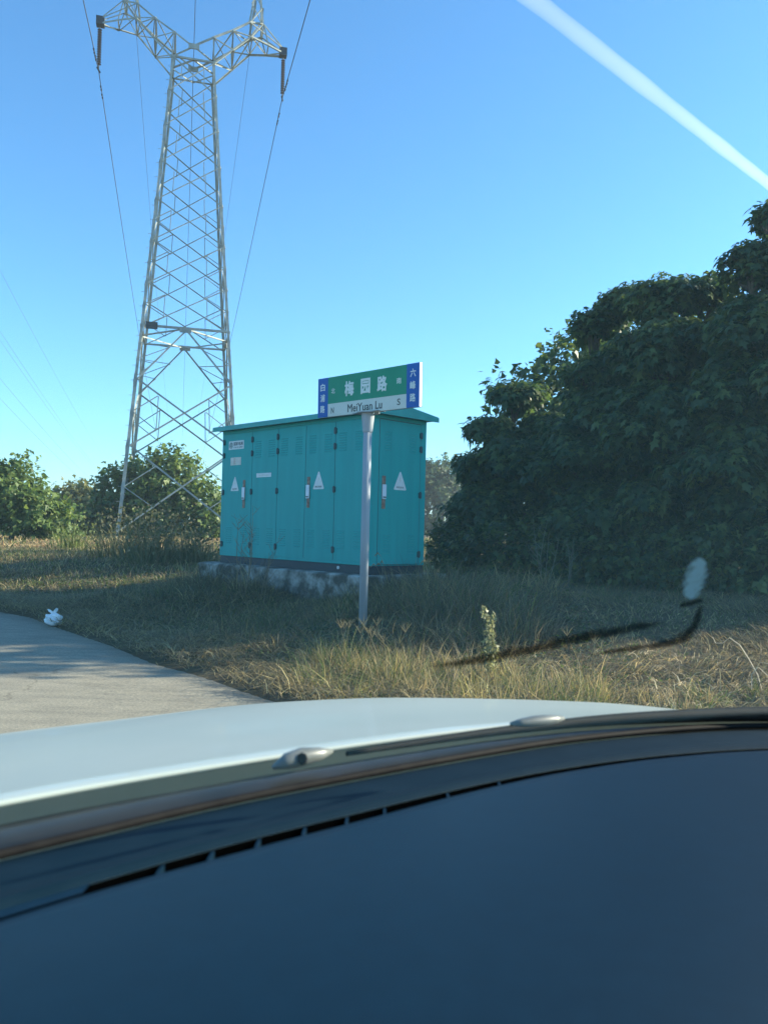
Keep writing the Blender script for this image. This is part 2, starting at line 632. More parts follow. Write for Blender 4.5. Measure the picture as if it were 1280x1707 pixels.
def warning_triangle(parent, u, v, s):
    t = MB()
    h = s * 1.12
    r = s * .06
    pts = []
    for cx_, cz_, a0 in ((-s / 2 + r, -h / 2 + r, 180), (s / 2 - r, -h / 2 + r, 270), (0, h / 2 - 2 * r, 30)):
        for k in range(4):
            a = R(a0 + k * (120 if a0 != 30 else 120) / 3 * (0.9 if a0 != 30 else 1))
            pts.append((cx_ + r * math.cos(a), cz_ + r * math.sin(a)))
    t.prism([(u + x, -.0095, v + z) for x, z in pts], Vector((0, .004, 0)))
    o = t.build('warning_sign', M['white_label'], parent)
    # faint lightning bolt and a dark caption strip
    t = MB()
    q = s * .10
    bolt = [(-.3, 1.9), (.9, 1.9), (.25, .55), (1.0, .55), (-.75, -1.5), (-.2, .1), (-.95, .1)]
    t.prism([(u + x * q * .55, -.0103, v - h * .02 + z * q * .9) for x, z in bolt], Vector((0, .001, 0)))
    t.build('lightning_symbol', M['cream_label'], o)
    lettering('高压危险', .1, u, v - h * .36, -.0100, M['label_ink'], o, width=s * .62, height=s * .11, bold=0.001)
    return o


def lock(parent, u, v):
    t = MB()
    t.box((u - .033, -.012, v - .225), (u + .033, -.0055, v + .215))
    o = t.build('lock_plate', M['rusty'], parent, bevel=.003)
    t = MB()
    t.box((u - .036, -.030, v - .095), (u + .036, -.0125, v + .10))
    t.build('handle_cover', M['lock_white'], o, bevel=.008)
    t = MB()
    t.box((u - .03, -.0315, v - .078), (u + .03, -.0305, v - .062))
    t.build('keyhole_slot', M['label_ink'], o)
    return o


def door(parent, u0, u1, louv=True, top=None):
    t = MB()
    t.box((u0 + .005, -.005, ZD0), (u1 - .005, .02, top or ZD1))
    o = t.build('door', M['teal'], parent, bevel=.003)
    w = u1 - u0
    for fu in (.24, .76):
        for k in range(8):
            if louv:
                put('louvre', LOUV_ME, o, (u0 + w * fu, -.0052, ZD1 - .16 - k * .034))
            put('louvre', LOUV_ME, o, (u0 + w * fu, -.0052, ZD0 + .16 + k * .034))
    return o


def seam(parent, u):
    t = MB()
    t.box((u - .0045, -.0012, ZD0), (u + .0045, .004, ZD1))
    return t.build('door_gap', M['hinge'], parent)


# seams along the long face
def u_of(px):
    """distance along the long face of a point seen at photo column px near mid height"""
    d = at(px, 830, 1) - Vector((0, 0, CAM_H))
    # solve d*s = CN + A_*t
    det = d.x * -A_.y + d.y * A_.x
    t = (d.x * CN.y - d.y * CN.x) / (d.y * A_.x - d.x * A_.y)
    return LEN - t


US = [u_of(p) for p in (372.5, 419.5, 462, 508.5, 557.5, 608)]
US[0], US[5] = 0.07, LEN - 0.09
doors = []
for i in range(5):
    doors.append(door(cab, US[i], US[i + 1], louv=(i != 0)))
for u in US:
    seam(cab, u)
hz = [ZD1 - .12, ZD1 - .335, (ZD0 + ZD1) / 2 + .02, ZD0 + .14]
for i, u in enumerate(US[:5]):
    if i == 3:
        continue
    for z in hz:
        put('hinge', HINGE_ME, doors[min(i, 4)], (u, -.006, z))
d0 = doors[0]


def uz(px, py):
    """local (u, z) on the long face under photo pixel"""
    d = at(px, py, 1) - Vector((0, 0, CAM_H))
    t = (d.x * CN.y - d.y * CN.x) / (d.y * A_.x - d.x * A_.y)
    p = CN + A_ * t
    s = p.y / d.y
    return LEN - t, CAM_H + d.z * s


def uz2(px, py):
    """local (u along short face, z)"""
    d = at(px, py, 1) - Vector((0, 0, CAM_H))
    t = -(d.x * CN.y - d.y * CN.x) / (d.x * B_.y - d.y * B_.x)
    p = CN + B_ * t
    return t, CAM_H + d.z * p.y / d.y


# grid company plate
u, z = uz(395, 742)
t = MB()
t.box((u - .21, -.0085, z - .068), (u + .21, -.0055, z + .068))
pl = t.build('company_plate', M['white_label'], d0)
t = MB()
lc = (u - .145, z)
for rr0, rr1 in ((.050, .043), (.026, .021)):
    ring0 = [(lc[0] + rr0 * math.cos(a), -.0092, lc[1] + rr0 * math.sin(a)) for a in np.linspace(0, 2 * math.pi, 21)]
    ring1 = [(lc[0] + rr1 * math.cos(a), -.0092, lc[1] + rr1 * math.sin(a)) for a in np.linspace(0, 2 * math.pi, 21)]
    t.grid([ring0, ring1])
for off in (-.03, -.012, .012, .03):
    hh = math.sqrt(.046 ** 2 - off ** 2)
    t.plate((lc[0] + off * .9 - .003, -.0092, lc[1] - hh), (lc[0] + off * .9 - .003, -.0092, lc[1] + hh), Vector((1, 0, 0)), .006, Vector((0, 1, 0)), .0005)
for off in (-.02, .004, .026):
    hh = math.sqrt(.046 ** 2 - off ** 2)
    t.plate((lc[0] - hh, -.0096, lc[1] + off), (lc[0] + hh, -.0096, lc[1] + off), Vector((0, 0, 1)), .006, Vector((0, 1, 0)), .0005)
t.build('globe_emblem', M['grid_ink'], pl)
lettering('国家电网', .1, u + .055, z + .020, -.0092, M['label_ink'], pl, bold=.0022, width=.255, height=.058)
lettering('STATE GRID', .05, u + .055, z - .036, -.0092, M['label_ink'], pl, bold=.0004, width=.25, height=.022)
# notice sticker
u, z = uz(394, 769)
t = MB()
t.box((u - .145, -.0085, z - .062), (u + .145, -.0055, z + .062))
st = t.build('notice_sticker', M['cream_label'], d0)
t = MB()
for k in range(5):
    zz = z + .040 - k * .02
    t.box((u - .055, -.0092, zz - .005), (u - .005 - .012 * (k % 2), -.0086, zz + .005))
t.build('printed_line', M['red_ink'], st)
# narrow name plate on second door
u, z = uz(440.5, 792)
t = MB()
t.box((u - .19, -.0085, z - .032), (u + .19, -.0055, z + .032))
np_ = t.build('name_plate', M['white_label'], doors[1])
t = MB()
for k in range(11):
    t.box((u - .13 + k * .024, -.0092, z - .009), (u - .13 + k * .024 + .016, -.0086, z + .006))
t.build('printed_line', M['cream_label'], np_)
u, z = uz(392.5, 806)
warning_triangle(d0, u, z, .215)
u, z = uz(407.5, 823)
lock(d0, u, z)
u, z = uz(532, 800)
warning_triangle(doors[3], u, z, .235)
u, z = uz(514.8, 820)
lock(doors[3], u, z)
# earthing disc on the channel
t = MB()
u, z = uz(563.5, 946)
t.tube([(u, -.004, z), (u, .014, z)], .022, 14)
t.build('earthing_disc', M['white_label'], cab)

# short face: a frame of its own, x along B_, y into the cabinet
endp = empty('end_panel')
endp.parent = cab
endp.matrix_local = Matrix.Translation((LEN, 0, 0)) @ Matrix(((0, -1, 0), (1, 0, 0), (0, 0, 1))).to_4x4()
mb = MB()
mb.box((.02, -.012, Z_DT + .012), (WID - .02, .001, Z_WT - .005))
mb.build('frieze', M['teal'], endp)
V0, V1 = uz2(631.0, 800)[0], uz2(699.5, 800)[0]
t = MB()
t.box((V0 + .004, -.005, ZD0 - .03), (V1 - .004, .02, ZD1))
ed = t.build('door', M['teal'], endp, bevel=.003)
for fu in (.20, .80):
    for k in range(8):
        put('louvre', LOUV_ME, ed, (V0 + (V1 - V0) * fu, -.0052, ZD1 - .16 - k * .034)).scale.x = .85
        put('louvre', LOUV_ME, ed, (V0 + (V1 - V0) * fu, -.0052, ZD0 + .12 + k * .034)).scale.x = .85
t = MB()
for v in (V0, V1):
    t.box((v - .0045, -.0012, ZD0 - .03), (v + .0045, .004, ZD1))
t.box((V0, -.0012, ZD1), (V1, .004, ZD1 + .009))
t.box((V0, -.0012, ZD0 - .038), (V1, .004, ZD0 - .03))
t.build('door_gap', M['hinge'], endp)
for py in (727, 750, 826, 924):
    z = uz2(701, py)[1]
    put('hinge', HINGE_ME, ed, (V1, -.006, z))
u, z = uz2(666.3, 801)
warning_triangle(ed, u, z, .235)
u, z = uz2(638.6, 820)
lock(ed, u, z)

# ------------------------------------------------------------------ street name sign
TL, BL = at(531, 632.2, 9.2), at(530, 696.9, 9.2)
TR, BR = at(699.3, 603.5, 8.0), at(699.3, 678, 8.0)
sx = ((TR + BR) - (TL + BL)).normalized()
sz = ((TL + TR) - (BL + BR))
sz = (sz - sx * sz.dot(sx)).normalized()
sy = sz.cross(sx)
SW = ((TR + BR) - (TL + BL)).length / 2
SH = ((TL - BL).length + (TR - BR).length) / 2
SC = (TL + TR + BL + BR) / 4
pole_x, pole_y = -0.196, 8.545
sign = empty('street_sign', (pole_x, pole_y, gz(pole_x, pole_y)))
tag(sign, 'green and blue street name sign on a grey steel pole before the teal cabinet', 'street sign')
panel = empty('name_panel')
panel.parent = sign
panel.matrix_local = sign.matrix_world.inverted() @ (Matrix.Translation(SC) @ Matrix((sx, sy, sz)).transposed().to_4x4())
HW, HH = SW / 2, SH / 2
mb = MB()
mb.box((-HW, .001, -HH), (HW, .036, HH))
mb.build('panel_body', M['aluminium'], panel, bevel=.004)
xb = HW - SW * .112
zb = HH - SH * .675
mb = MB(); mb.box((-xb, -.003, zb), (xb, .0005, HH - .002)); mb.build('green_field', M['sign_green'], panel)
mb = MB(); mb.box((-xb, -.003, -HH + .002), (xb, .0005, zb)); mb.build('white_band', M['sign_white'], panel)
for s in (-1, 1):
    mb = MB()
    a, b_ = sorted((s * xb, s * (HW - .002)))
    mb.box((a, -.0035, -HH + .001), (b_, .0005, HH - .001))
    mb.build('blue_field', M['sign_blue'], panel)
mb = MB(); mb.box((-HW, .0365, -HH), (HW, .040, HH)); mb.build('back_face', M['sign_blue'], panel)


def sl(s, t, v, h, mat, bold=0.0, width=None, n=-.0042):
    lettering(s, h, (t - .5) * SW, HH - v * SH, n, mat, panel, bold=bold, height=h, width=width)


for ch, t in zip('梅园路', (.338, .503, .664)):
    sl(ch, t, .355, .165, M['sign_letter'], bold=.006, width=.155)
sl('北', .168, .36, .060, M['sign_letter'], bold=.0008, width=.066)
sl('南', .82, .35, .062, M['sign_letter'], bold=.0008, width=.07)
sl('MeiYuan Lu', .495, .845, .088, M['sign_black'], bold=.0012, width=.56)
sl('N', .163, .85, .066, M['sign_black'], bold=.0008, width=.05)
sl('S', .82, .835, .068, M['sign_black'], bold=.0008, width=.048)
for ch, v in zip('白浦路', (.235, .51, .79)):
    sl(ch, .054, v, .085, M['sign_letter'], bold=.002, width=.082, n=-.0047)
for ch, v in zip('六峰路', (.215, .495, .775)):
    sl(ch, .944, v, .085, M['sign_letter'], bold=.002, width=.082, n=-.0047)
sbz = SC.z - HH
zp = sign.matrix_world.translation.z
mb = MB()
mb.tube([(0, 0, -.25), (0, 0, sbz - zp - .045)], .0455, 20)
mb.build('pole', M['pole'], sign, smooth=True)
mb = MB()
zt = sbz - zp - .012
mb.tube([(0, 0, zt - .205), (0, 0, zt - .2), (0, 0, zt - .19), (0, 0, zt - .02), (0, 0, zt)], [.046, .052, .054, .070, .072], 20)
mb.build('collar', M['pole'], sign)
mb = MB()
mb.tube([(0, 0, zt + .0005), (0, 0, zt + .010)], .125, 24)
mb.build('flange', M['pole'], sign)
mb = MB()
dx = Vector((sx.x, sx.y, 0)).normalized()
dyv = Vector((-dx.y, dx.x, 0))
mb.plate(Vector((0, 0, zt + .0105)) - dx * .2 - dyv * .05, Vector((0, 0, zt + .0105)) + dx * .2 - dyv * .05, dyv, .12, Zh, .006)
mb.build('bracket', M['pole'], sign)
for s in (-1, 1):
    mb = MB()
    c = Vector((0, 0, 0)) + dx * .09 * s
    mb.tube([(c.x, c.y, zt - .012), (c.x, c.y, zt + .022)], .010, 6)
    mb.build('bolt', M['aluminium'], sign)

# ------------------------------------------------------------------ lattice tower
TD = 47.0
base_pt = at(299.5, 889.5, TD)
T_AZ = math.atan2(base_pt.x, base_pt.y)
Vv = Vector((math.sin(T_AZ), math.cos(T_AZ), 0))
Uu = Vector((math.cos(T_AZ), -math.sin(T_AZ), 0))
TB = Vector((base_pt.x, base_pt.y, 0))
tower = empty('transmission_tower', (TB.x, TB.y, 0.45))
tag(tower, 'tall grey lattice transmission tower carrying power lines behind the bushes', 'transmission tower')
tower.matrix_world = Matrix.Translation((TB.x, TB.y, -.1)) @ Matrix((Uu, Vv, Zh)).transposed().to_4x4()
X_, Y_ = Vector((1, 0, 0)), Vector((0, 1, 0))


def hwid(z):
    return 3.29 + (1.2 - 3.29) * (z - 1.0) / 27.3


def tbar(name, p0, p1, w, a=None, b_=None, parent=tower):
    p0, p1 = Vector(p0), Vector(p1)
    t = MB()
    d = (p1 - p0).normalized()
    a = a or (X_ if abs(d.x) < .7 else Y_)
    b_ = b_ or d.cross(a)
    t.angle(p0, p1, w, a, b_)
    return t.build(name, M['steel'], parent)


def leg_pt(su, sv, z):
    h = hwid(z)
    return Vector((su * h, sv * h, z))


WZ = 28.3
for su in (-1, 1):
    for sv in (-1, 1):
        t = MB()
        for za, zb_ , w in ((0.25, 9.4, .18), (9.4, 19.6, .155), (19.6, WZ, .135)):
            t.angle(leg_pt(su, sv, za), leg_pt(su, sv, zb_), w, X_ * -su, Y_ * -sv, .02)
        lg = t.build('leg', M['steel'], tower)
        t = MB()
        for z in np.arange(2.5, WZ, .42):
            p = leg_pt(su, sv, z)
            k = int(z / .42) % 2
            q = p + (X_ * su if k else Y_ * sv) * .17
            t.tube([p, q], .014, 5)
        if su < 0:
            tag(t.build('step_bolts', M['steel'], lg), kind='stuff')
        # footing
        t = MB()
        p = leg_pt(su, sv, .2)
        t.box((p.x - .35, p.y - .35, .1), (p.x + .35, p.y + .35, .62))
        t.build('footing', M['concrete'], tower)

faces = [((-1, -1), (1, -1)), ((1, -1), (1, 1)), ((1, 1), (-1, 1)), ((-1, 1), (-1, -1))]
PZ = [28.3, 26.3, 24.2, 22.0, 19.7, 17.3, 14.8, 12.3]
for (c0, c1) in faces:
    nrm = Vector(((c0[0] + c1[0]) / 2, (c0[1] + c1[1]) / 2, 0))
    def fp(t, z):
        a, b_ = leg_pt(*c0, z), leg_pt(*c1, z)
        return a + (b_ - a) * t + nrm * .03
    for i in range(len(PZ) - 1):
        za, zb_ = PZ[i], PZ[i + 1]
        tbar('diagonal_brace', fp(0.02, za), fp(.98, zb_), .058, nrm * -1)
        tbar('diagonal_brace', fp(0.98, za) + nrm * .02, fp(.02, zb_) + nrm * .02, .058, nrm * -1)
        zm = (za + zb_) / 2
        q = (zb_ - za) / 4
        for tt in (.25, .75):
            tbar('redundant_brace', fp(tt, zm + q), fp(tt, zm - q), .042, nrm * -1)
        if i >= 4:
            for tt in (0.02, .98):
                tm = .25 if tt < .5 else .75
                tbar('redundant_brace', fp(tt, zm), fp(tm, zm - q), .042, nrm * -1)
                tbar('redundant_brace', fp(tt, zm), fp(tm, zm + q), .042, nrm * -1)
    tbar('horizontal_brace', fp(0, WZ), fp(1, WZ), .10, nrm * -1)
    # diaphragm and inverted V
    tbar('horizontal_brace', fp(0, 12.3), fp(1, 12.3), .12, nrm * -1)
    for a, m in ((0.02, .5), (.98, .5)):
        tbar('diagonal_brace', fp(m, 12.25), fp(a, 9.3), .09, nrm * -1)
        for f in (.35, .68):
            zz = 12.25 + (9.3 - 12.25) * f
            tt = m + (a - m) * f
            tbar('redundant_brace', fp(tt, zz), fp(a, zz + .15), .042, nrm * -1)
            tbar('redundant_brace', fp(tt, zz), fp(a, zz - .75), .042, nrm * -1)
    tbar('diagonal_brace', fp(.02, 9.3), fp(.98, 5.6), .09, nrm * -1)
    tbar('diagonal_brace', fp(.98, 9.3) + nrm * .02, fp(.02, 5.6) + nrm * .02, .09, nrm * -1)
    for tt, tm in ((.02, .25), (.98, .75)):
        tbar('redundant_brace', fp(tt, 7.45), fp(tm, 8.4), .05, nrm * -1)
        tbar('redundant_brace', fp(tt, 7.45), fp(tm, 6.5), .05, nrm * -1)
        tbar('redundant_brace', fp(tm, 8.4), fp(tm, 6.5), .05, nrm * -1)
    tbar('diagonal_brace', fp(.02, 5.6), fp(.98, 1.0), .09, nrm * -1)
    tbar('diagonal_brace', fp(.98, 5.6) + nrm * .02, fp(.02, 1.0) + nrm * .02, .09, nrm * -1)
    for tt, tm in ((.02, .28), (.98, .72)):
        tbar('redundant_brace', fp(tt, 3.3), fp(tm, 4.5), .05, nrm * -1)
        tbar('redundant_brace', fp(tt, 3.3), fp(tm, 2.2), .05, nrm * -1)
# diaphragm cross
for z in (12.3, WZ):
    tbar('horizontal_brace', leg_pt(0, -1, z) * 1, leg_pt(1, 0, z), .08)
    tbar('horizontal_brace', leg_pt(1, 0, z), leg_pt(0, 1, z), .08)
    tbar('horizontal_brace', leg_pt(0, 1, z), leg_pt(-1, 0, z), .08)
    tbar('horizontal_brace', leg_pt(-1, 0, z), leg_pt(0, -1, z), .08)
# plates
t = MB()
t.box((-2.15, -hwid(12.5) - .13, 12.15), (-1.5, -hwid(12.5) - .09, 12.55))
t.build('number_plate', M['dark_steel'], tower)
for sv in (-1, 1):
    t = MB()
    t.box((-.32, sv * hwid(12.3) - .05, 12.12), (.32, sv * hwid(12.3) + .05, 12.42))
    t.build('gusset_plate', M['steel'], tower)
    t = MB()
    t.box((-.3, sv * 1.2 - .04, 28.95), (.3, sv * 1.2 + .04, 29.25))
    t.build('gusset_plate', M['steel'], tower)


def hv(u):   # half depth of the arm at distance u from the axis
    u = abs(u)
    if u < 1.2: return 1.2
    if u < 3.3: return 1.2 + (.92 - 1.2) * (u - 1.2) / 2.1
    return max(.16, .92 + (.16 - .92) * (u - 3.3) / 2.0)


def node(s, sv, u, z):
    return Vector((s * u, sv * hv(u), z))


for s in (-1, 1):
    Pn = [(1.2, 28.3), (2.25, 29.35), (3.3, 30.4)]
    Qn = [(0, 29.1), (1.1, 29.8), (2.2, 30.5), (3.2, 31.25)]
    Tn = (5.25, 30.2)
    On = (4.0, 31.45)
    Mn = (4.3, 30.32)
    TTn = (5.25, 30.48)
    for sv in (-1, 1):
        N = lambda q: node(s, sv, *q)
        for a, b_ in ((Pn[0], Pn[1]), (Pn[1], Pn[2]), (Qn[0], Qn[1]), (Qn[1], Qn[2]), (Qn[2], Qn[3]), (Pn[2], Mn), (Mn, Tn), (Qn[3], On)):
            tbar('arm_chord', N(a), N(b_), .095, Y_ * -sv)
        for a, b_ in ((Pn[0], Qn[0]), (Pn[0], Qn[1]), (Qn[1], Pn[1]), (Pn[1], Qn[2]), (Qn[2], Pn[2]), (Pn[2], Qn[3]), (Pn[2], On), (On, Mn), (On, TTn), (Qn[3], TTn) if sv < 0 else (On, Mn)):
            tbar('arm_lacing', N(a), N(b_), .055, Y_ * -sv)
        # column up to the top beam
        C0, C1, D0, D1 = Qn[3], (3.5, 33.2), On, (3.85, 33.2)
        E0, E1 = (3.4, 35.5), (3.75, 35.5)
        for a, b_ in ((C0, C1), (C1, E0), (D0, D1), (D1, E1)):
            tbar('column_chord', Vector((s * a[0], sv * (.85 if a[1] < 32 else .45 if a[1] < 34 else .3), a[1])),
                 Vector((s * b_[0], sv * (.45 if b_[1] < 34 else .3), b_[1])), .11, Y_ * -sv)
        for k in range(4):
            f0, f1 = k / 4, (k + 1) / 4
            za, zb_ = 31.35 + 4.15 * f0, 31.35 + 4.15 * f1
            ua, ub = (3.25 + .2 * f0, 3.98 - .22 * f1) if k % 2 == 0 else (3.98 - .22 * f0, 3.25 + .2 * f1)
            va, vb = .85 - .5 * f0, .85 - .5 * f1
            tbar('column_lacing', (s * ua, sv * va, za), (s * ub, sv * vb, zb_), .06, Y_ * -sv)
            va2 = -va if k % 2 else va
            tbar('column_lacing', (s * ub, va2, za), (s * ub, -va2 * vb / va, zb_), .06, X_)
        tbar('beam_chord', (s * 3.75, sv * .3, 35.5), (0, sv * .3, 35.4), .11, Y_ * -sv)
        tbar('beam_chord', (s * 3.75, sv * .3, 36.2), (0, sv * .3, 36.1), .11, Y_ * -sv)
        for k in range(5):
            tbar('beam_lacing', (s * (.75 * k), sv * .3, 35.4), (s * (.75 * k + .37), sv * .3, 36.1), .06)
            tbar('beam_lacing', (s * (.75 * k + .37), sv * .3, 36.1), (s * (.75 * k + .75), sv * .3, 35.4), .06)
        tbar('earth_peak', (s * 3.4, sv * .3, 36.2), (s * 4.1, 0, 38.1), .08)
    # lacing between near and far planes
    chain = [Pn[0], Pn[1], Pn[2], Mn, Tn]
    for i in range(len(chain) - 1):
        sgn = 1 if i % 2 else -1
        tbar('arm_lacing', node(s, sgn, *chain[i]), node(s, -sgn, *chain[i + 1]), .06)
        tbar('arm_lacing', node(s, -1, *chain[i + 1]), node(s, 1, *chain[i + 1]), .07)
    for i in range(len(Pn) - 1):
        for sg_ in (-1, 1):
            tbar('arm_lacing', node(s, sg_, *Pn[i + 1]), node(s, sg_, *Qn[i + 2]), .06, Y_ * -sg_)
            tbar('arm_lacing', node(s, sg_, *Pn[i]), node(s, -sg_, *Qn[i + 1]), .05)
            tbar('arm_lacing', node(s, sg_, *Pn[i + 1]), node(s, -sg_, *Qn[i + 1]), .05)
    chain = Qn + [On]
    for i in range(len(chain) - 1):
        sgn = 1 if i % 2 else -1
        tbar('arm_lacing', node(s, sgn, *chain[i]), node(s, -sgn, *chain[i + 1]), .06)
        tbar('arm_lacing', node(s, -1, *chain[i + 1]), node(s, 1, *chain[i + 1]), .07)
    t = MB()
    t.box((min(s * 5.05, s * 5.5), -.22, 30.08), (max(s * 5.05, s * 5.5), .22, 30.56))
    t.build('arm_tip_plate', M['dark_steel'], tower)


def tw(u, v, z):
    return Vector((TB.x, TB.y, -.1)) + Uu * u + Vv * v + Zh * z


ins_specs = [(-5.3, 30.05, 27.5, 'brown disc insulator string hanging from the left tip of the tower arm'),
             (5.3, 30.05, 27.5, 'brown disc insulator string hanging from the right tip of the tower arm')]
for u, z1, z0, lab in ins_specs:
    o = empty('insulator_string', tw(u, 0, z1))
    tag(o, lab, 'insulator', 'insulator strings on the tower')
    o.matrix_world = Matrix.Translation(tw(u, 0, z1))
    nd = 15
    t = MB()
    t.tube([(0, 0, 0), (0, 0, z0 - z1)], .035, 6)
    t.build('rod', M['dark_steel'], o)
    disc = MB()
    disc.tube([(0, 0, .05), (0, 0, .02), (0, 0, -.01), (0, 0, -.03)], [.03, .10, .135, .06], 10)
    dme = disc.mesh('disc')
    dme.materials.append(M['insulator'])
    for k in range(nd):
        put('disc', dme, o, (0, 0, -.2 - k * (z1 - z0 - .4) / nd))
    t = MB()
    t.tube([(0, -.25, z0 - z1), (0, .25, z0 - z1)], [.05, .05], 6)
    t.build('clamp', M['dark_steel'], o)


def wire(p_att, direction, span, sag, rad, label, group, dampers=()):
    t = MB()
    n = 60
    pts = []
    for k in range(n + 1):
        f = (k / n) ** 1.5
        p = p_att + direction * (span * f) - Zh * (4 * sag * f * (1 - f))
        pts.append(p)
    t.tube(pts, rad, 4)
    o = t.build('power_line', M['wire'])
    tag(o, label, 'power line', group)
    for dd in dampers:
        f = dd / span
        p = p_att + direction * dd - Zh * (4 * sag * f * (1 - f))
        t = MB()
        t.tube([p - direction * .25 - Zh * .08, p - direction * .1 - Zh * .08], .05, 6)
        t.tube([p + direction * .1 - Zh * .08, p + direction * .25 - Zh * .08], .05, 6)
        t.tube([p - direction * .25 - Zh * .08, p + direction * .25 - Zh * .08], .015, 5)
        t.tube([p - Zh * .09, p], .02, 4)
        t.build('damper', M['dark_steel'], o)
    return o


G1 = 'conductors strung on the lattice tower'
for s, nm in ((-1, 'left'), (1, 'right')):
    wire(tw(5.3 * s, 0, 27.5), -Vv, 230, 5.2, .026, f'dark conductor running overhead towards the viewer from the {nm} insulator of the tower', G1, (1.6, 2.4))
    wire(tw(5.3 * s, 0, 27.5), Vv, 330, 7.5, .026, f'dark conductor receding behind the tower from its {nm} insulator', G1, (1.6, 2.4))
    wire(tw(4.1 * s, 0, 38.1), Vv, 330, 6.5, .016, f'thin earth wire receding from the top {nm} of the tower', 'earth wires of the lattice tower')
wire(tw(0, 0, 32.9), -Vv, 230, 5.2, .026, 'middle conductor running overhead towards the viewer above the tower fork', G1, (3.0,))
wire(tw(0, 0, 32.9), Vv, 330, 7.5, .026, 'middle conductor seen through the tower lattice as it recedes', G1)
t = MB()
o = empty('insulator_string', tw(0, 0, 35.4))
tag(o, 'disc insulator string inside the tower head above the fork', 'insulator', 'insulator strings on the tower')
t.tube([(0, 0, 0), (0, 0, -2.5)], .035, 6)
t.build('rod', M['dark_steel'], o)
for k in range(15):
    put('disc', dme, o, (0, 0, -.2 - k * .14))

# second line, far left
L2 = Vector((math.sin(R(-16.2)), math.cos(R(-16.2)), 0))
L2r = Vector((L2.y, -L2.x, 0))
for off, h, lab in ((-13.0, 20.3, 'upper thin power line of the close pair descending at the far left'),
                    (-13.3, 20.0, 'lower thin power line of the close pair descending at the far left'),
                    (-13.0, 25.3, 'faint topmost thin power line in the sky at the far left'),
                    (-13.5, 15.2, 'lowest thin power line just above the bushes at the far left'),
                    (-13.2, 16.6, 'faint thin power line second from the bushes at the far left')):
    wire(L2r * off + L2 * 20 + Zh * h, L2, 420, 6.0, .011, lab, 'power lines of the second line at the left')

# ------------------------------------------------------------------ white streak high in the sky, a thin scattering tube
mct = bpy.data.materials.new('streak_volume')
mct.use_nodes = True
mct.node_tree.nodes.clear()
_o = mct.node_tree.nodes.new('ShaderNodeOutputMaterial')
_v = mct.node_tree.nodes.new('ShaderNodeVolumePrincipled')
_v.inputs['Color'].default_value = (1, 1, 1, 1)
_v.inputs['Density'].default_value = 0.0042
_v.inputs['Anisotropy'].default_value = 0.35
mct.node_tree.links.new(_v.outputs[0], _o.inputs['Volume'])
p0, p1 = at(700, -149, 1250), at(1420, 416, 3500)
t = MB()
t.tube([p0.lerp(p1, f) for f in np.linspace(0, 1, 90)], [(18 - 1 * f) * (1 + .04 * math.sin(f * 31) + .03 * math.sin(f * 71 + 1)) for f in np.linspace(0, 1, 90)], 14)
tag(t.build('sky_streak', mct, smooth=True), 'white streak slanting down across the upper right sky', 'vapour trail')

# ------------------------------------------------------------------ air
mhz = bpy.data.materials.new('air')
mhz.use_nodes = True
mhz.node_tree.nodes.clear()
_o = mhz.node_tree.nodes.new('ShaderNodeOutputMaterial')
_v = mhz.node_tree.nodes.new('ShaderNodeVolumePrincipled')
_v.inputs['Color'].default_value = (.86, .94, 1, 1)
_v.inputs['Density'].default_value = 0.0006
_v.inputs['Anisotropy'].default_value = 0.2
mhz.node_tree.links.new(_v.outputs[0], _o.inputs['Volume'])
t = MB()
t.box((-950, -950, -1.5), (950, 1550, 42))
tag(t.build('haze', mhz), kind='stuff')

# ------------------------------------------------------------------ foliage
LEAF_V = np.array([(0, 0, 0), (.42, .22, -.06), (.23, .52, -.02), (0, 1.0, -.16), (-.23, .52, -.02), (-.42, .22, -.06)])
LEAF_F = np.array([(0, 1, 2, 3), (0, 3, 4, 5)])
LEAF5_V = np.array([(0, 0, 0), (.34, -.06, -.05), (.20, .25, 0), (.52, .50, -.10), (.17, .55, -.01), (0, 1.05, -.2), (-.17, .55, -.01), (-.52, .50, -.10), (-.20, .25, 0), (-.34, -.06, -.05)])
LEAF5_F = np.array([(0, 1, 2, 2), (0, 2, 3, 4), (0, 4, 5, 6), (0, 6, 7, 8), (0, 8, 9, 9)])


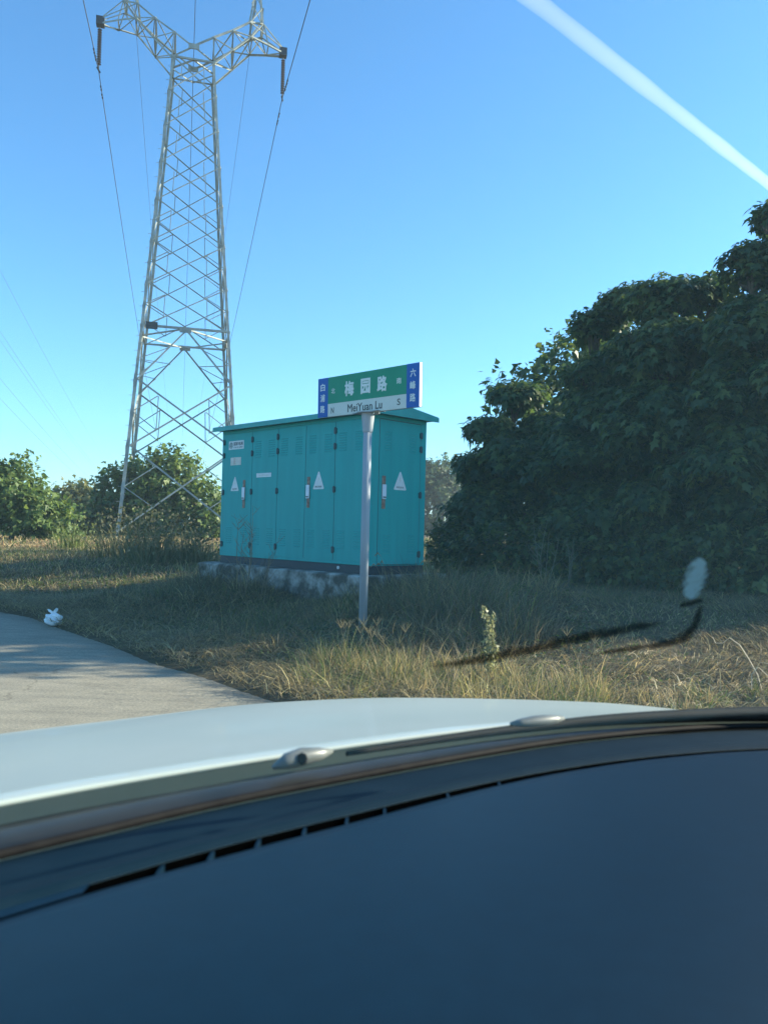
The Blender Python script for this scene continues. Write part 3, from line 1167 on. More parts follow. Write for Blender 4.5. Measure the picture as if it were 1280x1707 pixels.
def leaves(pos, nrm, axis, size, col, lobed=False):
    """pos/nrm/axis: (n,3); returns co, quads/tris, col"""
    V = LEAF_V
    Fq = LEAF_F
    n = len(pos)
    axis = axis / np.linalg.norm(axis, axis=1, keepdims=True)
    nrm = nrm - axis * (nrm * axis).sum(1, keepdims=True)
    nrm = nrm / np.maximum(np.linalg.norm(nrm, axis=1, keepdims=True), 1e-6)
    side = np.cross(axis, nrm)
    if lobed:
        V = np.array([(0, 0, 0), (.30, -.04, -.04), (.19, .26, 0), (.50, .50, -.10), (.16, .56, -.02), (0, 1.05, -.2), (-.16, .56, -.02), (-.50, .50, -.10), (-.19, .26, 0), (-.30, -.04, -.04)])
        Fq = np.array([(0, 1, 2, 8), (0, 9, 8, 2), (2, 3, 4, 8), (4, 5, 6, 8), (8, 4, 6, 7)])
        Fq = np.array([(9, 0, 1, 2), (9, 2, 4, 8), (2, 3, 4, 4), (4, 5, 6, 8), (8, 6, 7, 7)])
        Fq = np.array([(0, 1, 2, 4), (0, 4, 5, 6), (0, 6, 8, 9), (2, 3, 4, 4), (6, 7, 8, 8)])
        tri = []
        for f in ((0, 1, 2), (0, 2, 4), (2, 3, 4), (0, 4, 5), (0, 5, 6), (0, 6, 8), (8, 6, 7), (0, 8, 9)):
            tri.append(f)
        Fq = np.array(tri)
    co = pos[:, None, :] + size[:, None, None] * (V[None, :, 0:1] * side[:, None, :] + V[None, :, 1:2] * axis[:, None, :] + V[None, :, 2:3] * nrm[:, None, :])
    k = len(V)
    fq = (np.arange(n)[:, None, None] * k + Fq[None]).reshape(-1, Fq.shape[1])
    c = np.repeat(col, k, axis=0)
    return co.reshape(-1, 3), fq, c


def unit(n):
    v = RNG.normal(size=(n, 3))
    return v / np.linalg.norm(v, axis=1, keepdims=True)


def crown(lobes, n_leaf, size, pal, lobed=False, per=7, shell=0.55, drop=0.55, zmin=None):
    """lobes: rows cx,cy,cz,rx,ry,rz. sprays of drooping leaves spread through the lobes"""
    lob = np.array(lobes, dtype=float)
    wgt = (lob[:, 3] * lob[:, 5] + lob[:, 3] * lob[:, 4] + lob[:, 4] * lob[:, 5])
    ns = n_leaf // per
    li = RNG.choice(len(lob), ns, p=wgt / wgt.sum())
    d = unit(ns)
    rad = 1 - (1 - shell) * RNG.random(ns) ** 1.6
    rad *= 1 + .10 * RNG.normal(size=ns)
    # knobbly outline: bulges
    ph = RNG.random((len(lob), 3)) * 6.28
    bul = 1 + .16 * np.sin(d[:, 0] * 5 + ph[li, 0]) * np.sin(d[:, 2] * 6 + ph[li, 1]) + .10 * np.sin(d[:, 1] * 9 + d[:, 2] * 8 + ph[li, 2])
    c = lob[li, :3] + d * lob[li, 3:] * (rad * bul)[:, None]
    out = d / lob[li, 3:]
    out /= np.linalg.norm(out, axis=1, keepdims=True)
    twig = out * .8 + unit(ns) * .6 + np.array([0, 0, .25])
    twig /= np.linalg.norm(twig, axis=1, keepdims=True)
    clump = RNG.random(ns)
    i = np.repeat(np.arange(ns), per)
    n = len(i)
    s = size * (.6 + .7 * RNG.random(n))
    t = np.tile(np.arange(per) / per, ns)
    pos = c[i] + twig[i] * (t[:, None] * size * 2.6) + unit(n) * size * .35
    ax = twig[i] * .55 + unit(n) * .75 + np.array([0, 0, -drop])
    nr = out[i] * .55 + unit(n) * .45 + np.array([0, 0, .75])
    pal = np.array(pal)
    k = np.clip((clump[i] * .6 + RNG.random(n) * .4) * (len(pal) - 1), 0, len(pal) - 1.001)
    k0 = k.astype(int)
    col = pal[k0] * (1 - (k - k0))[:, None] + pal[k0 + 1] * (k - k0)[:, None]
    col = col * (.75 + .5 * RNG.random(n))[:, None]
    if zmin is not None:
        ok = pos[:, 2] > zmin
        pos, nr, ax, s, col = pos[ok], nr[ok], ax[ok], s[ok], col[ok]
    return leaves(pos, nr, ax, s, col, lobed)


def rosettes(lobes, n_ros, size, pal, per=11, zmin=.05):
    """crown of drooping leaf umbrellas at the twig ends"""
    lob = np.array(lobes, dtype=float)
    wgt = (lob[:, 3] * lob[:, 5] + lob[:, 3] * lob[:, 4] + lob[:, 4] * lob[:, 5])
    li = RNG.choice(len(lob), n_ros, p=wgt / wgt.sum())
    d = unit(n_ros)
    d[:, 2] = np.where(d[:, 2] < -.35, -d[:, 2] * .6, d[:, 2])
    d /= np.linalg.norm(d, axis=1, keepdims=True)
    rad = np.where(RNG.random(n_ros) < .68, .90 + .16 * RNG.random(n_ros), .35 + .55 * RNG.random(n_ros))
    c = lob[li, :3] + d * lob[li, 3:] * rad[:, None]
    nn_ = d * .55 + np.array([0, 0, .75]) + unit(n_ros) * .35
    nn_ /= np.linalg.norm(nn_, axis=1, keepdims=True)
    e1 = np.cross(nn_, unit(n_ros))
    e1 /= np.linalg.norm(e1, axis=1, keepdims=True)
    e2 = np.cross(nn_, e1)
    i = np.repeat(np.arange(n_ros), per)
    n = len(i)
    th = np.tile(np.arange(per) / per * 6.283 * 1.62, n_ros) + RNG.normal(size=n) * .3
    lev = np.tile(np.arange(per) / per, n_ros)
    droop = -.1 - .75 * (1 - lev) * RNG.random(n) - .15 * RNG.random(n)
    rd = np.cos(th)[:, None] * e1[i] + np.sin(th)[:, None] * e2[i]
    ax = rd + droop[:, None] * nn_[i] * .7 + np.array([0, 0, -.28])
    nr = nn_[i] + rd * .35 + unit(n) * .22
    s = size * (.55 + .6 * RNG.random(n)) * (1.1 - .4 * lev)
    pos = c[i] + rd * (s * .35)[:, None] + nn_[i] * ((lev - .5) * size * 1.3)[:, None] + unit(n) * size * .12
    pal = np.array(pal)
    k = np.clip((RNG.random(n_ros)[i] ** 1.5 * .7 + RNG.random(n) * .3) * (len(pal) - 1), 0, len(pal) - 1.001)
    k0 = k.astype(int)
    col = pal[k0] * (1 - (k - k0))[:, None] + pal[k0 + 1] * (k - k0)[:, None]
    col = col * (.8 + .4 * RNG.random(n))[:, None]
    ok = pos[:, 2] > zmin
    return leaves(pos[ok], nr[ok], ax[ok], s[ok], col[ok], True)


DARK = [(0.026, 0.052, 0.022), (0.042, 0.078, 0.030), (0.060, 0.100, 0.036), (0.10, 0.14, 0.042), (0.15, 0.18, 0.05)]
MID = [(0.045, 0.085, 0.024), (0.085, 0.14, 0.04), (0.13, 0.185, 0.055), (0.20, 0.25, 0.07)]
OLIVE = [(0.06, 0.085, 0.03), (0.10, 0.125, 0.045), (0.15, 0.16, 0.06), (0.22, 0.19, 0.075)]
GREY = [(0.05, 0.085, 0.05), (0.075, 0.115, 0.06), (0.11, 0.15, 0.075)]


def tree(name, label, cat, base, lobes, n_leaf, size, pal, lobed=False, group=None, trunk_r=.12, per=7, zmin=.05, drop=.55, shell=.55, shoots=0):
    """lobes relative to the base"""
    root = empty(name, base)
    root.matrix_world = Matrix.Translation(Vector(base))
    tag(root, label, cat, group)
    t = MB()
    top = max(l[2] for l in lobes)
    tp = [Vector((0, 0, -.25)), Vector((random.uniform(-.08, .08), random.uniform(-.08, .08), top * .35)), Vector((random.uniform(-.15, .15), random.uniform(-.15, .15), top * .8))]
    t.tube(tp, [trunk_r * 1.25, trunk_r, trunk_r * .55], 8)
    tr = t.build('trunk', M['bark'], root, smooth=True)
    for l in lobes:
        t = MB()
        p0 = tp[1] * .75
        c = Vector(l[:3])
        m = p0.lerp(c, .5) + Vector((random.uniform(-.2, .2), random.uniform(-.2, .2), .2))
        t.tube([p0, m, c], [trunk_r * .55, trunk_r * .38, trunk_r * .15], 6)
        for k in range(5):
            dd = Vector(unit(1)[0])
            dd.z = abs(dd.z)
            e = c + Vector((dd.x * l[3], dd.y * l[4], dd.z * l[5])) * .75
            t.tube([m.lerp(c, .4 + .12 * k), (m.lerp(c, .7) + e) / 2 + Vector((0, 0, .1)), e], [trunk_r * .25, trunk_r * .15, .012], 5)
        t.build('limb', M['bark'], tr, smooth=True)
    if shoots:
        more = []
        for l in lobes:
            for k in range(shoots):
                dd = unit(1)[0]
                dd[2] = abs(dd[2]) * .9 + .1
                dd[1] = -abs(dd[1]) if k % 2 else dd[1]
                dd /= np.linalg.norm(dd)
                rr = random.uniform(.5, 1.0) * min(.48, .62 * (l[3] * l[5]) ** .5)
                more.append((l[0] + dd[0] * l[3] * .98, l[1] + dd[1] * l[4] * .98, l[2] + dd[2] * l[5] * .98, rr * 1.25, rr * 1.25, rr * .75))
        lobes = [(l[0], l[1], l[2], l[3] * .84, l[4] * .84, l[5] * .84) for l in lobes] + more
    if shoots:
        co, f, c = rosettes(lobes, n_leaf // 11, size * 1.35, pal, zmin=zmin)
    else:
        co, f, c = crown(lobes, n_leaf, size, pal, lobed, per=per, zmin=zmin, drop=drop, shell=shell)
    me = np_mesh('crown', co, f, c)
    o = link_mesh('crown', me, M['leaf'], root)
    o['kind'] = 'stuff'
    return root


def base_at(px, d):
    p = at(px, 900, d)
    return (p.x, p.y, gz(p.x, p.y))


def lob(px, py, d, rx, rz, ry=None, base=None):
    """lobe centre at photo pixel/depth, relative to base"""
    p = at(px, py, d)
    return (p.x - base[0], p.y - base[1], p.z - base[2], rx, ry or rx, rz)


HG = 'dark trees of the thicket beside the cabinet'
# near thicket on the right (depth 11..16)
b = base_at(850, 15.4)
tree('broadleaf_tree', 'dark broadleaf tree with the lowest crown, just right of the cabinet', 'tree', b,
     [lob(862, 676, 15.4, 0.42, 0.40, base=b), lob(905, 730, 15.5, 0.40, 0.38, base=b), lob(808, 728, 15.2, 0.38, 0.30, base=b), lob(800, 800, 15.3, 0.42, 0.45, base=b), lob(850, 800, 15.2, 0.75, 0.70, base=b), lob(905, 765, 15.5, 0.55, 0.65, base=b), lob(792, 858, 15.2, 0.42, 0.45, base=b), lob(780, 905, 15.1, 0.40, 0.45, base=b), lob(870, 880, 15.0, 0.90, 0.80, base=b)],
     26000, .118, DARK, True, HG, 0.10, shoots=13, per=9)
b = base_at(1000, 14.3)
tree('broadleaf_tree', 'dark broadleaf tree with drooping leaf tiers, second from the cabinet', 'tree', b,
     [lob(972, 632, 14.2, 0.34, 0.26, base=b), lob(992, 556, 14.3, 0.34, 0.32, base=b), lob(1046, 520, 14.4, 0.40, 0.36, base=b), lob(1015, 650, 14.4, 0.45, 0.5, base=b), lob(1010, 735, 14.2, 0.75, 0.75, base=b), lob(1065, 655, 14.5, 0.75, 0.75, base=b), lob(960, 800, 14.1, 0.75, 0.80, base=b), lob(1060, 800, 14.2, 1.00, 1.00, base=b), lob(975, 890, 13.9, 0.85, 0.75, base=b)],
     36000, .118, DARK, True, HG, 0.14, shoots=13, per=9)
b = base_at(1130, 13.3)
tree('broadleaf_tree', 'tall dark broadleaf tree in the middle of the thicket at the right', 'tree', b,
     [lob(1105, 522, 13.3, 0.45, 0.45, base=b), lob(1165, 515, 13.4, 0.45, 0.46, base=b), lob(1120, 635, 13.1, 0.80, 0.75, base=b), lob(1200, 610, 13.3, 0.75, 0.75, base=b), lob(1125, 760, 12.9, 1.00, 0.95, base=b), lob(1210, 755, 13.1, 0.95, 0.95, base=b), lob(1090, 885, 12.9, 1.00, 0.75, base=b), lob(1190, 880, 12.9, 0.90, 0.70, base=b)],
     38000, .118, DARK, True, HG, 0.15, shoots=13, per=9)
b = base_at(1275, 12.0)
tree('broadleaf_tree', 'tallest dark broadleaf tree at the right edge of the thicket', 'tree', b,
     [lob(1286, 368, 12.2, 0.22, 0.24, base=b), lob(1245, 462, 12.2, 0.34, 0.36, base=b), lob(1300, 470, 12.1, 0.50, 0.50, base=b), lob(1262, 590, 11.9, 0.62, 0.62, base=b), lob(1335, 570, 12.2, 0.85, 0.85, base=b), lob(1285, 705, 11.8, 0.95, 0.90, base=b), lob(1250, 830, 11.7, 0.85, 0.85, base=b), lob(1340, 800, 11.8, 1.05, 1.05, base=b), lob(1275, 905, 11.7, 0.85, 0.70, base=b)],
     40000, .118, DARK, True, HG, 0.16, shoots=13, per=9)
# the row of trees goes on to the right, beyond the frame
for k, (x, y, h, lab) in enumerate(((8.7, 11.0, 5.4, 'first tree of the thicket beyond the right edge'), (11.9, 11.8, 6.0, 'second tree of the thicket beyond the right edge'),
                                    (15.2, 12.8, 6.2, 'third tree of the thicket beyond the right edge'), (18.8, 13.8, 6.8, 'last tree of the thicket beyond the right edge'),
                                    (9.8, 15.4, 6.2, 'tree of the rear row just beyond the right edge'), (4.9, 19.0, 5.9, 'lower tree of the rear row hidden behind the thicket'),
                                    (7.6, 21.0, 6.8, 'middle tree of the rear row hidden behind the thicket'), (10.6, 20.4, 6.6, 'taller tree of the rear row hidden behind the thicket'), (6.4, 24.6, 7.2, 'rearmost tree hidden behind the thicket'))):
    b = (x, y, gz(x, y))
    tree('broadleaf_tree', lab, 'tree', b,
         [(0, 0, h - 1.2, 1.3, 1.3, 1.2), (-1.1, .2, h - 2.4, 1.3, 1.3, 1.4), (1.1, .1, h - 2.6, 1.4, 1.3, 1.4), (0, -.1, h - 3.6, 1.8, 1.4, 1.5), (0, 0, 1.2, 1.8, 1.3, 1.2)],
         8000, .19, DARK, False, 'trees of the thicket out of sight', .16)

# shrubs at the foot of the thicket
for px, py, d, rx, rz, lab in ((757, 915, 14.6, .38, .42, 'dark low shrub hugging the right side of the cabinet'),
                               (850, 925, 13.6, .9, .5, 'dark low shrub at the foot of the lowest thicket tree'),
                               (1180, 930, 11.9, .9, .55, 'dark low shrub under the tallest thicket trees'),
                               (945, 925, 13.0, .8, .5, 'dark low shrub between the first two thicket trees'),
                               (1040, 932, 12.6, .9, .5, 'dark low shrub in the middle of the thicket foot'),
                               (1110, 935, 12.2, .8, .45, 'dark low shrub left of the tallest thicket trees'),
                               (1275, 945, 11.4, .9, .5, 'dark low shrub at the right edge of the thicket foot')):
    b = base_at(px, d)
    tree('shrub', lab, 'shrub', b, [lob(px, py, d, rx, rz, base=b), lob(px + 35, py + 15, d, rx * .8, rz * .8, base=b)], 3500, .10, DARK, False, 'shrubs at the foot of the thicket', .03)

# bushes on the left, sunlit
b = base_at(270, 47.5)
tree('bushy_tree', 'green bushy tree with sunlit right half behind the tower leg', 'tree', b,
     [lob(285, 800, 47.3, 1.61, 1.49, base=b), lob(215, 820, 47.8, 1.55, 1.49, base=b), lob(330, 850, 46.8, 1.37, 1.43, base=b), lob(250, 855, 46.8, 1.78, 1.31, base=b), lob(190, 870, 47.3, 1.19, 1.07, base=b), lob(350, 885, 46.6, 1.07, 0.95, base=b)],
     15000, .30, MID, False, 'sunlit bushes behind the verge', .10)
b = base_at(20, 34)
tree('bushy_tree', 'green rounded bushy tree cut by the left edge of the view', 'tree', b,
     [lob(10, 815, 34, 1.2, 1.2, base=b), lob(50, 850, 34, 1.0, .9, base=b), lob(-30, 840, 34.5, 1.3, 1.2, base=b), lob(90, 870, 34.5, .8, .6, base=b)],
     10000, .22, MID, False, 'sunlit bushes behind the verge', .10)
b = base_at(130, 62)
tree('round_tree', 'small olive tree in the gap between the two left bushes', 'tree', b,
     [lob(125, 835, 62, 1.3, 1.1, base=b), lob(150, 850, 61, 1.3, 1.1, base=b), lob(105, 860, 61, 1.4, 1.1, base=b), lob(165, 870, 61, 1.3, .9, base=b)],
     6000, .36, OLIVE, False, 'sunlit bushes behind the verge', .12)
for i, (px, py, d, rx, rz, lab) in enumerate(((72, 868, 48, 1.6, 1.0, 'low olive hedge plant at the far end of the left field'),
                               (150, 878, 46, 1.4, .8, 'low olive shrub left of the tower foot'))):
    b = base_at(px, d)
    tree('shrub', lab, 'shrub', b, [lob(px, py, d, rx, rz, base=b), lob(px + 30, py + 4, d, rx * .8, rz * .8, base=b)], 2500, .26, OLIVE, False, 'low shrubs behind the verge', .03)
# far wood seen right of the cabinet, and far treeline
b = base_at(735, 115)
tree('distant_tree', 'hazy grey green distant tree between cabinet and thicket', 'tree', b,
     [lob(735, 800, 115, 2.6, 2.6, base=b), lob(715, 810, 114, 2.4, 2.6, base=b), lob(760, 815, 116, 2.2, 2.2, base=b), lob(735, 850, 114, 3.4, 3.2, base=b)],
     6000, .62, GREY, False, None, .3)
rows = []
lobes = []
for k in range(70):
    az = R(-44 + k * 1.05)
    dd = 210 + 40 * math.sin(k * 1.7)
    lobes.append((dd * math.sin(az), dd * math.cos(az), 2.2 + 1.2 * math.sin(k * 2.3), 4.2, 3, 2.6 + 1.0 * math.sin(k * 3.1)))
co, f, c = crown(lobes, 26000, .9, GREY, False, zmin=.2)
o = link_mesh('distant_wood', np_mesh('distant_wood', co, f, c), M['leaf'])
tag(o, 'low hazy line of woodland along the horizon', 'wood', kind='stuff')

# ------------------------------------------------------------------ grass
STRAW = [(0.22, 0.175, 0.085), (0.34, 0.28, 0.135), (0.46, 0.39, 0.20)]
DRYG = [(0.09, 0.085, 0.05), (0.17, 0.145, 0.085), (0.27, 0.225, 0.14)]
GRN = [(0.045, 0.075, 0.02), (0.075, 0.115, 0.03), (0.13, 0.16, 0.05)]


def blades(x, y, h, lean, width, col, az=None, z=None):
    n = len(x)
    z = ground_z(x, y) if z is None else z
    az = RNG.random(n) * 2 * math.pi if az is None else az
    dx, dy = np.cos(az), np.sin(az)
    fa = RNG.random(n) * 2 * math.pi
    wx, wy = np.cos(fa), np.sin(fa)
    ts = np.array([0, .4, .75, 1.0])
    tw = np.array([1, .8, .5, .08])
    co = np.empty((n, 4, 2, 3))
    bend = lean
    for i, (t, w) in enumerate(zip(ts, tw)):
        out = h * bend * t ** 1.7
        up = h * (t - .45 * np.clip(bend, 0, 1.6) * t ** 2.2)
        px = x + dx * out
        py = y + dy * out
        pz = z - .01 + up
        for s in (0, 1):
            sg = (s - .5) * width * w
            co[:, i, s, 0] = px + wx * sg
            co[:, i, s, 1] = py + wy * sg
            co[:, i, s, 2] = pz
    q = np.array([(0, 1, 3, 2), (2, 3, 5, 4), (4, 5, 7, 6)])
    f = (np.arange(n)[:, None, None] * 8 + q[None]).reshape(-1, 4)
    c = np.repeat(col, 8, axis=0)
    return co.reshape(-1, 3), f, c


def pick(pal, n):
    pal = np.array(pal)
    k = RNG.random(n) * (len(pal) - 1.001)
    k0 = k.astype(int)
    c = pal[k0] * (1 - (k - k0))[:, None] + pal[k0 + 1] * (k - k0)[:, None]
    return c * (.7 + .6 * RNG.random(n))[:, None]


def mixpal(n, ws):
    """ws: list of (palette, weight array or scalar)"""
    w = np.stack([np.broadcast_to(np.asarray(a, float), (n,)) for _, a in ws], -1)
    w = w / w.sum(-1, keepdims=True)
    r = RNG.random(n)[:, None]
    k = (r > np.cumsum(w, -1)).sum(-1).clip(0, len(ws) - 1)
    cs = np.stack([pick(p, n) for p, _ in ws], 1)
    return cs[np.arange(n), k]


def in_pad(x, y):
    dx_, dy_ = x - CN.x, y - CN.y
    u = dx_ * A_.x + dy_ * A_.y
    v = dx_ * B_.x + dy_ * B_.y
    return (u > -.25) & (u < LEN + .25) & (v > -.25) & (v < WID + .25)


def join_build(name, parts, label, cat):
    off, cos, fs, cs = 0, [], [], []
    for co, f, c in parts:
        cos.append(co); fs.append(f + off); cs.append(c)
        off += len(co)
    o = link_mesh(name, np_mesh(name, np.concatenate(cos), np.concatenate(fs), np.concatenate(cs)), M['blade'])
    tag(o, label, cat, kind='stuff')
    return o


def clumped(n, x0, x1, y0, y1, k=0.5, seed=1, dmin=0.03, extra=None):
    """points on the verge, denser in patches"""
    xs_, ys_ = [], []
    got = 0
    while got < n:
        m = n * 2
        x = RNG.uniform(x0, x1, m)
        y = RNG.uniform(y0, y1, m)
        keep = RNG.random(m) < (1 - k) + k * np.clip(.5 + fbm(x * 1.6, y * 1.6, seed), 0, 1)
        keep &= (edge_dist(x, y) > dmin) & ~in_pad(x, y)
        # cull what the camera could never see, with a wide margin
        keep &= (np.abs(x) < 0.62 * y + 1.2)
        if extra is not None:
            keep &= extra(x, y)
        x, y = x[keep], y[keep]
        xs_.append(x); ys_.append(y)
        got += len(x)
    return np.concatenate(xs_)[:n], np.concatenate(ys_)[:n]


parts = []
# short carpet, near
x, y = clumped(42000, -7, 7, 4.6, 12.5, .65, 1)
d = edge_dist(x, y)
g = np.clip(.5 + .8 * fbm(x * .9, y * .9, 3), .05, 1)
h = (.05 + .12 * RNG.random(len(x))) * np.clip(.35 + d, .35, 1.1) * np.where((x > 1.3) & (y < 10), .55, 1)
parts.append(blades(x, y, h, .3 + 1.1 * RNG.random(len(x)), .006 + .005 * RNG.random(len(x)), mixpal(len(x), [(GRN, g * .9), (DRYG, 1.0), (STRAW, .35)])))
# middle carpet
x, y = clumped(52000, -14, 9, 12, 24, .45, 1)
g = np.clip(.6 + .8 * fbm(x * .6, y * .6, 3), .1, 1)
parts.append(blades(x, y, .06 + .13 * RNG.random(len(x)), .3 + RNG.random(len(x)), .013 + .008 * RNG.random(len(x)), mixpal(len(x), [(GRN, g * 1.3), (DRYG, .9), (STRAW, .5)])))
# far carpet
x, y = clumped(36000, -45, 30, 24, 75, .4, 2)
parts.append(blades(x, y, .10 + .2 * RNG.random(len(x)), .3 + RNG.random(len(x)), .03 + .03 * RNG.random(len(x)), mixpal(len(x), [(GRN, .9), (DRYG, .7), (STRAW, .9)])))
join_build('grass', parts, 'short grass mixed with dry stems covering the verge', 'grass')

def tufts(cx, cy, per, rad, hgt, wid, pals, lean=(.25, 1.3)):
    """clumps of blades fanning out of one root; pals: per-tuft palette index list"""
    n = len(cx)
    k = RNG.integers(per[0], per[1], n)
    i = np.repeat(np.arange(n), k)
    m = len(i)
    a = RNG.random(m) * 6.283
    r = rad * np.sqrt(RNG.random(m)) * (hgt[i] / hgt.mean())
    x, y = cx[i] + r * np.cos(a), cy[i] + r * np.sin(a)
    az = a + RNG.normal(size=m) * .7
    h = hgt[i] * (.35 + .75 * RNG.random(m))
    ln = lean[0] + (lean[1] - lean[0]) * RNG.random(m) ** 1.3
    pi_ = RNG.integers(0, len(pals), n)
    col = np.zeros((m, 3))
    for q, p in enumerate(pals):
        s_ = pi_[i] == q
        col[s_] = pick(p, int(s_.sum()))
    tone = (.75 + .5 * RNG.random(n))[i]
    return blades(x, y, h, ln, wid * (.6 + .8 * RNG.random(m)), col * tone[:, None], az=az)


BROWN = [(0.075, 0.06, 0.04), (0.12, 0.095, 0.06), (0.17, 0.135, 0.085)]
GREYG = [(0.055, 0.07, 0.045), (0.09, 0.105, 0.065), (0.14, 0.145, 0.095)]


def tall_w(x, y):
    dx_, dy_ = x - CN.x, y - CN.y
    v = -(dx_ * B_.x + dy_ * B_.y)
    u = dx_ * A_.x + dy_ * A_.y
    front = np.clip(1.3 - (v - .25) / 2.4, 0, 1) * (v > .2) * (u > -3.0) * (u < 5.0)
    right = np.clip(1.2 - (-u - .25) / 2.2, 0, 1) * (-u > .2) * (v > -2.0) * (v < 3.0)
    return np.maximum(front, right)


parts = []
x, y = clumped(2500, -5.5, 4.2, 6.6, 14, .55, 9, .55, lambda x, y: RNG.random(len(x)) < tall_w(x, y))
w = tall_w(x, y)
h = (.13 + .40 * RNG.random(len(x)) ** 1.6) * (.5 + .5 * w) * (.35 + .95 * np.clip(.5 + 1.5 * fbm(x * .9, y * .9, 17), 0, 1)) * np.where(np.hypot(x - pole_x, y - pole_y + .25) < .55, .35, 1)
parts.append(tufts(x, y, (14, 34), .10, h, .0075, [GREYG, GREYG, BROWN, DRYG, DRYG, STRAW, GRN], (.2, 1.5)))
# a few long arching straws
x, y = clumped(1300, -5, 3.6, 7.0, 12.5, .8, 9, .6, lambda x, y: RNG.random(len(x)) < tall_w(x, y))
n = len(x)
parts.append(blades(x, y, .22 + .45 * RNG.random(n), .5 + 1.2 * RNG.random(n), .004 + .003 * RNG.random(n), mixpal(n, [(STRAW, .6), (DRYG, 1.0)])))
# scattered tufts over the rest of the verge
x, y = clumped(2300, -12, 5, 5.6, 19, .7, 21, .25)
h = (.06 + .2 * RNG.random(len(x)) ** 2) * np.where((x > 1.4) & (y < 10), .5, 1)
parts.append(tufts(x, y, (9, 24), .08, h, .008, [GRN, GREYG, DRYG, STRAW, DRYG, BROWN], (.3, 1.5)))
m = 420
u_ = RNG.uniform(-.3, LEN + .3, m)
v_ = -.28 - .5 * RNG.random(m) ** 1.5
k_ = RNG.random(m) < .36
u2_, v2_ = -.28 - .5 * RNG.random(m) ** 1.5, RNG.uniform(-.4, WID + .3, m)
uu, vv = np.where(k_, u2_, u_), np.where(k_, v2_, v_)
x, y = CN.x + A_.x * uu + B_.x * vv, CN.y + A_.y * uu + B_.y * vv
h = (.18 + .42 * RNG.random(m) ** 1.3) * (.35 + .9 * np.clip(.5 + 1.4 * fbm(uu * 2.2, vv * 2, 61), 0, 1))
parts.append(tufts(x, y, (16, 40), .10, h, .0075, [GREYG, DRYG, DRYG, STRAW, BROWN], (.2, 1.4)))
join_build('dry_grass', parts, 'tangled dry grey brown grass around the plinth and pole', 'grass')

# flattened mats of dead grass
x, y = clumped(15000, -9, 5, 5.8, 16, .95, 41, .1, lambda x, y: fbm(x * 1.1 + 3, y * 1.1, 23) > .02)
n = len(x)
az = 2.2 * fbm(x * .8, y * .8, 51) * 3.0 + RNG.normal(size=n) * .8
parts.append(blades(x, y, .08 + .2 * RNG.random(n), 1.3 + 1.1 * RNG.random(n), .006 + .005 * RNG.random(n), mixpal(n, [(STRAW, .7), (DRYG, 1.0), (BROWN, .8)]), az=az, z=ground_z(x, y) + .05 * RNG.random(n)))
join_build('matted_grass', parts[-1:], 'flattened mats of dead brown and straw coloured grass', 'grass')
parts = []

# low broad leaved plants in the carpet
x, y = clumped(2600, -8, 2.2, 6.2, 15, .8, 31, .5)
k = np.repeat(np.arange(len(x)), 9)
n = len(k)
px_, py_ = x[k] + RNG.normal(size=n) * .05, y[k] + RNG.normal(size=n) * .05
pos = np.stack([px_, py_, ground_z(px_, py_) + .02 + .07 * RNG.random(n)], -1)
co, f, c = leaves(pos, unit(n) * .6 + np.array([0, 0, 1]), unit(n) * np.array([1, 1, .5]), .018 + .026 * RNG.random(n), mixpal(n, [(GRN, 1), (GREYG, 1)]))
tag(link_mesh('leafy_ground_cover', np_mesh('leafy_ground_cover', co, f, c), M['blade']), 'small green leafy ground cover among the short grass', 'ground cover', kind='stuff')

parts = []
# sunlit dry grass rim along the near edge of the verge
def rim_w(x, y):
    d = edge_dist(x, y)
    return np.clip(1.15 - np.abs(d - .8) / .8, 0, 1) * np.where(x > 1.7, .45, 1)
x, y = clumped(620, -.7, 4.6, 4.8, 7.4, .6, 5, .03, lambda x, y: RNG.random(len(x)) < rim_w(x, y))
h = (.10 + .34 * RNG.random(len(x)) ** 1.7) * np.where(x > 1.7, .6, 1)
parts.append(tufts(x, y, (14, 46), .09, h, .0062, [STRAW, STRAW, DRYG, GRN, [(.16, .15, .05), (.27, .25, .09), (.38, .34, .14)]], (.2, 1.5)))
# flat bleached straws on the bare soil further right
x, y = clumped(3800, .8, 5.2, 4.6, 7.4, .6, 14, .05)
n = len(x)
parts.append(blades(x, y, .05 + .13 * RNG.random(n), 1.3 + 1.3 * RNG.random(n), .007 + .006 * RNG.random(n), mixpal(n, [(STRAW, 1), ([(.3, .27, .16), (.45, .4, .27), (.58, .52, .38)], 1), (GRN, .3)]), z=ground_z(x, y) + RNG.random(n) * .03))
join_build('rim_grass', parts, 'sunlit yellow and green grass along the near road edge', 'grass')

parts = []
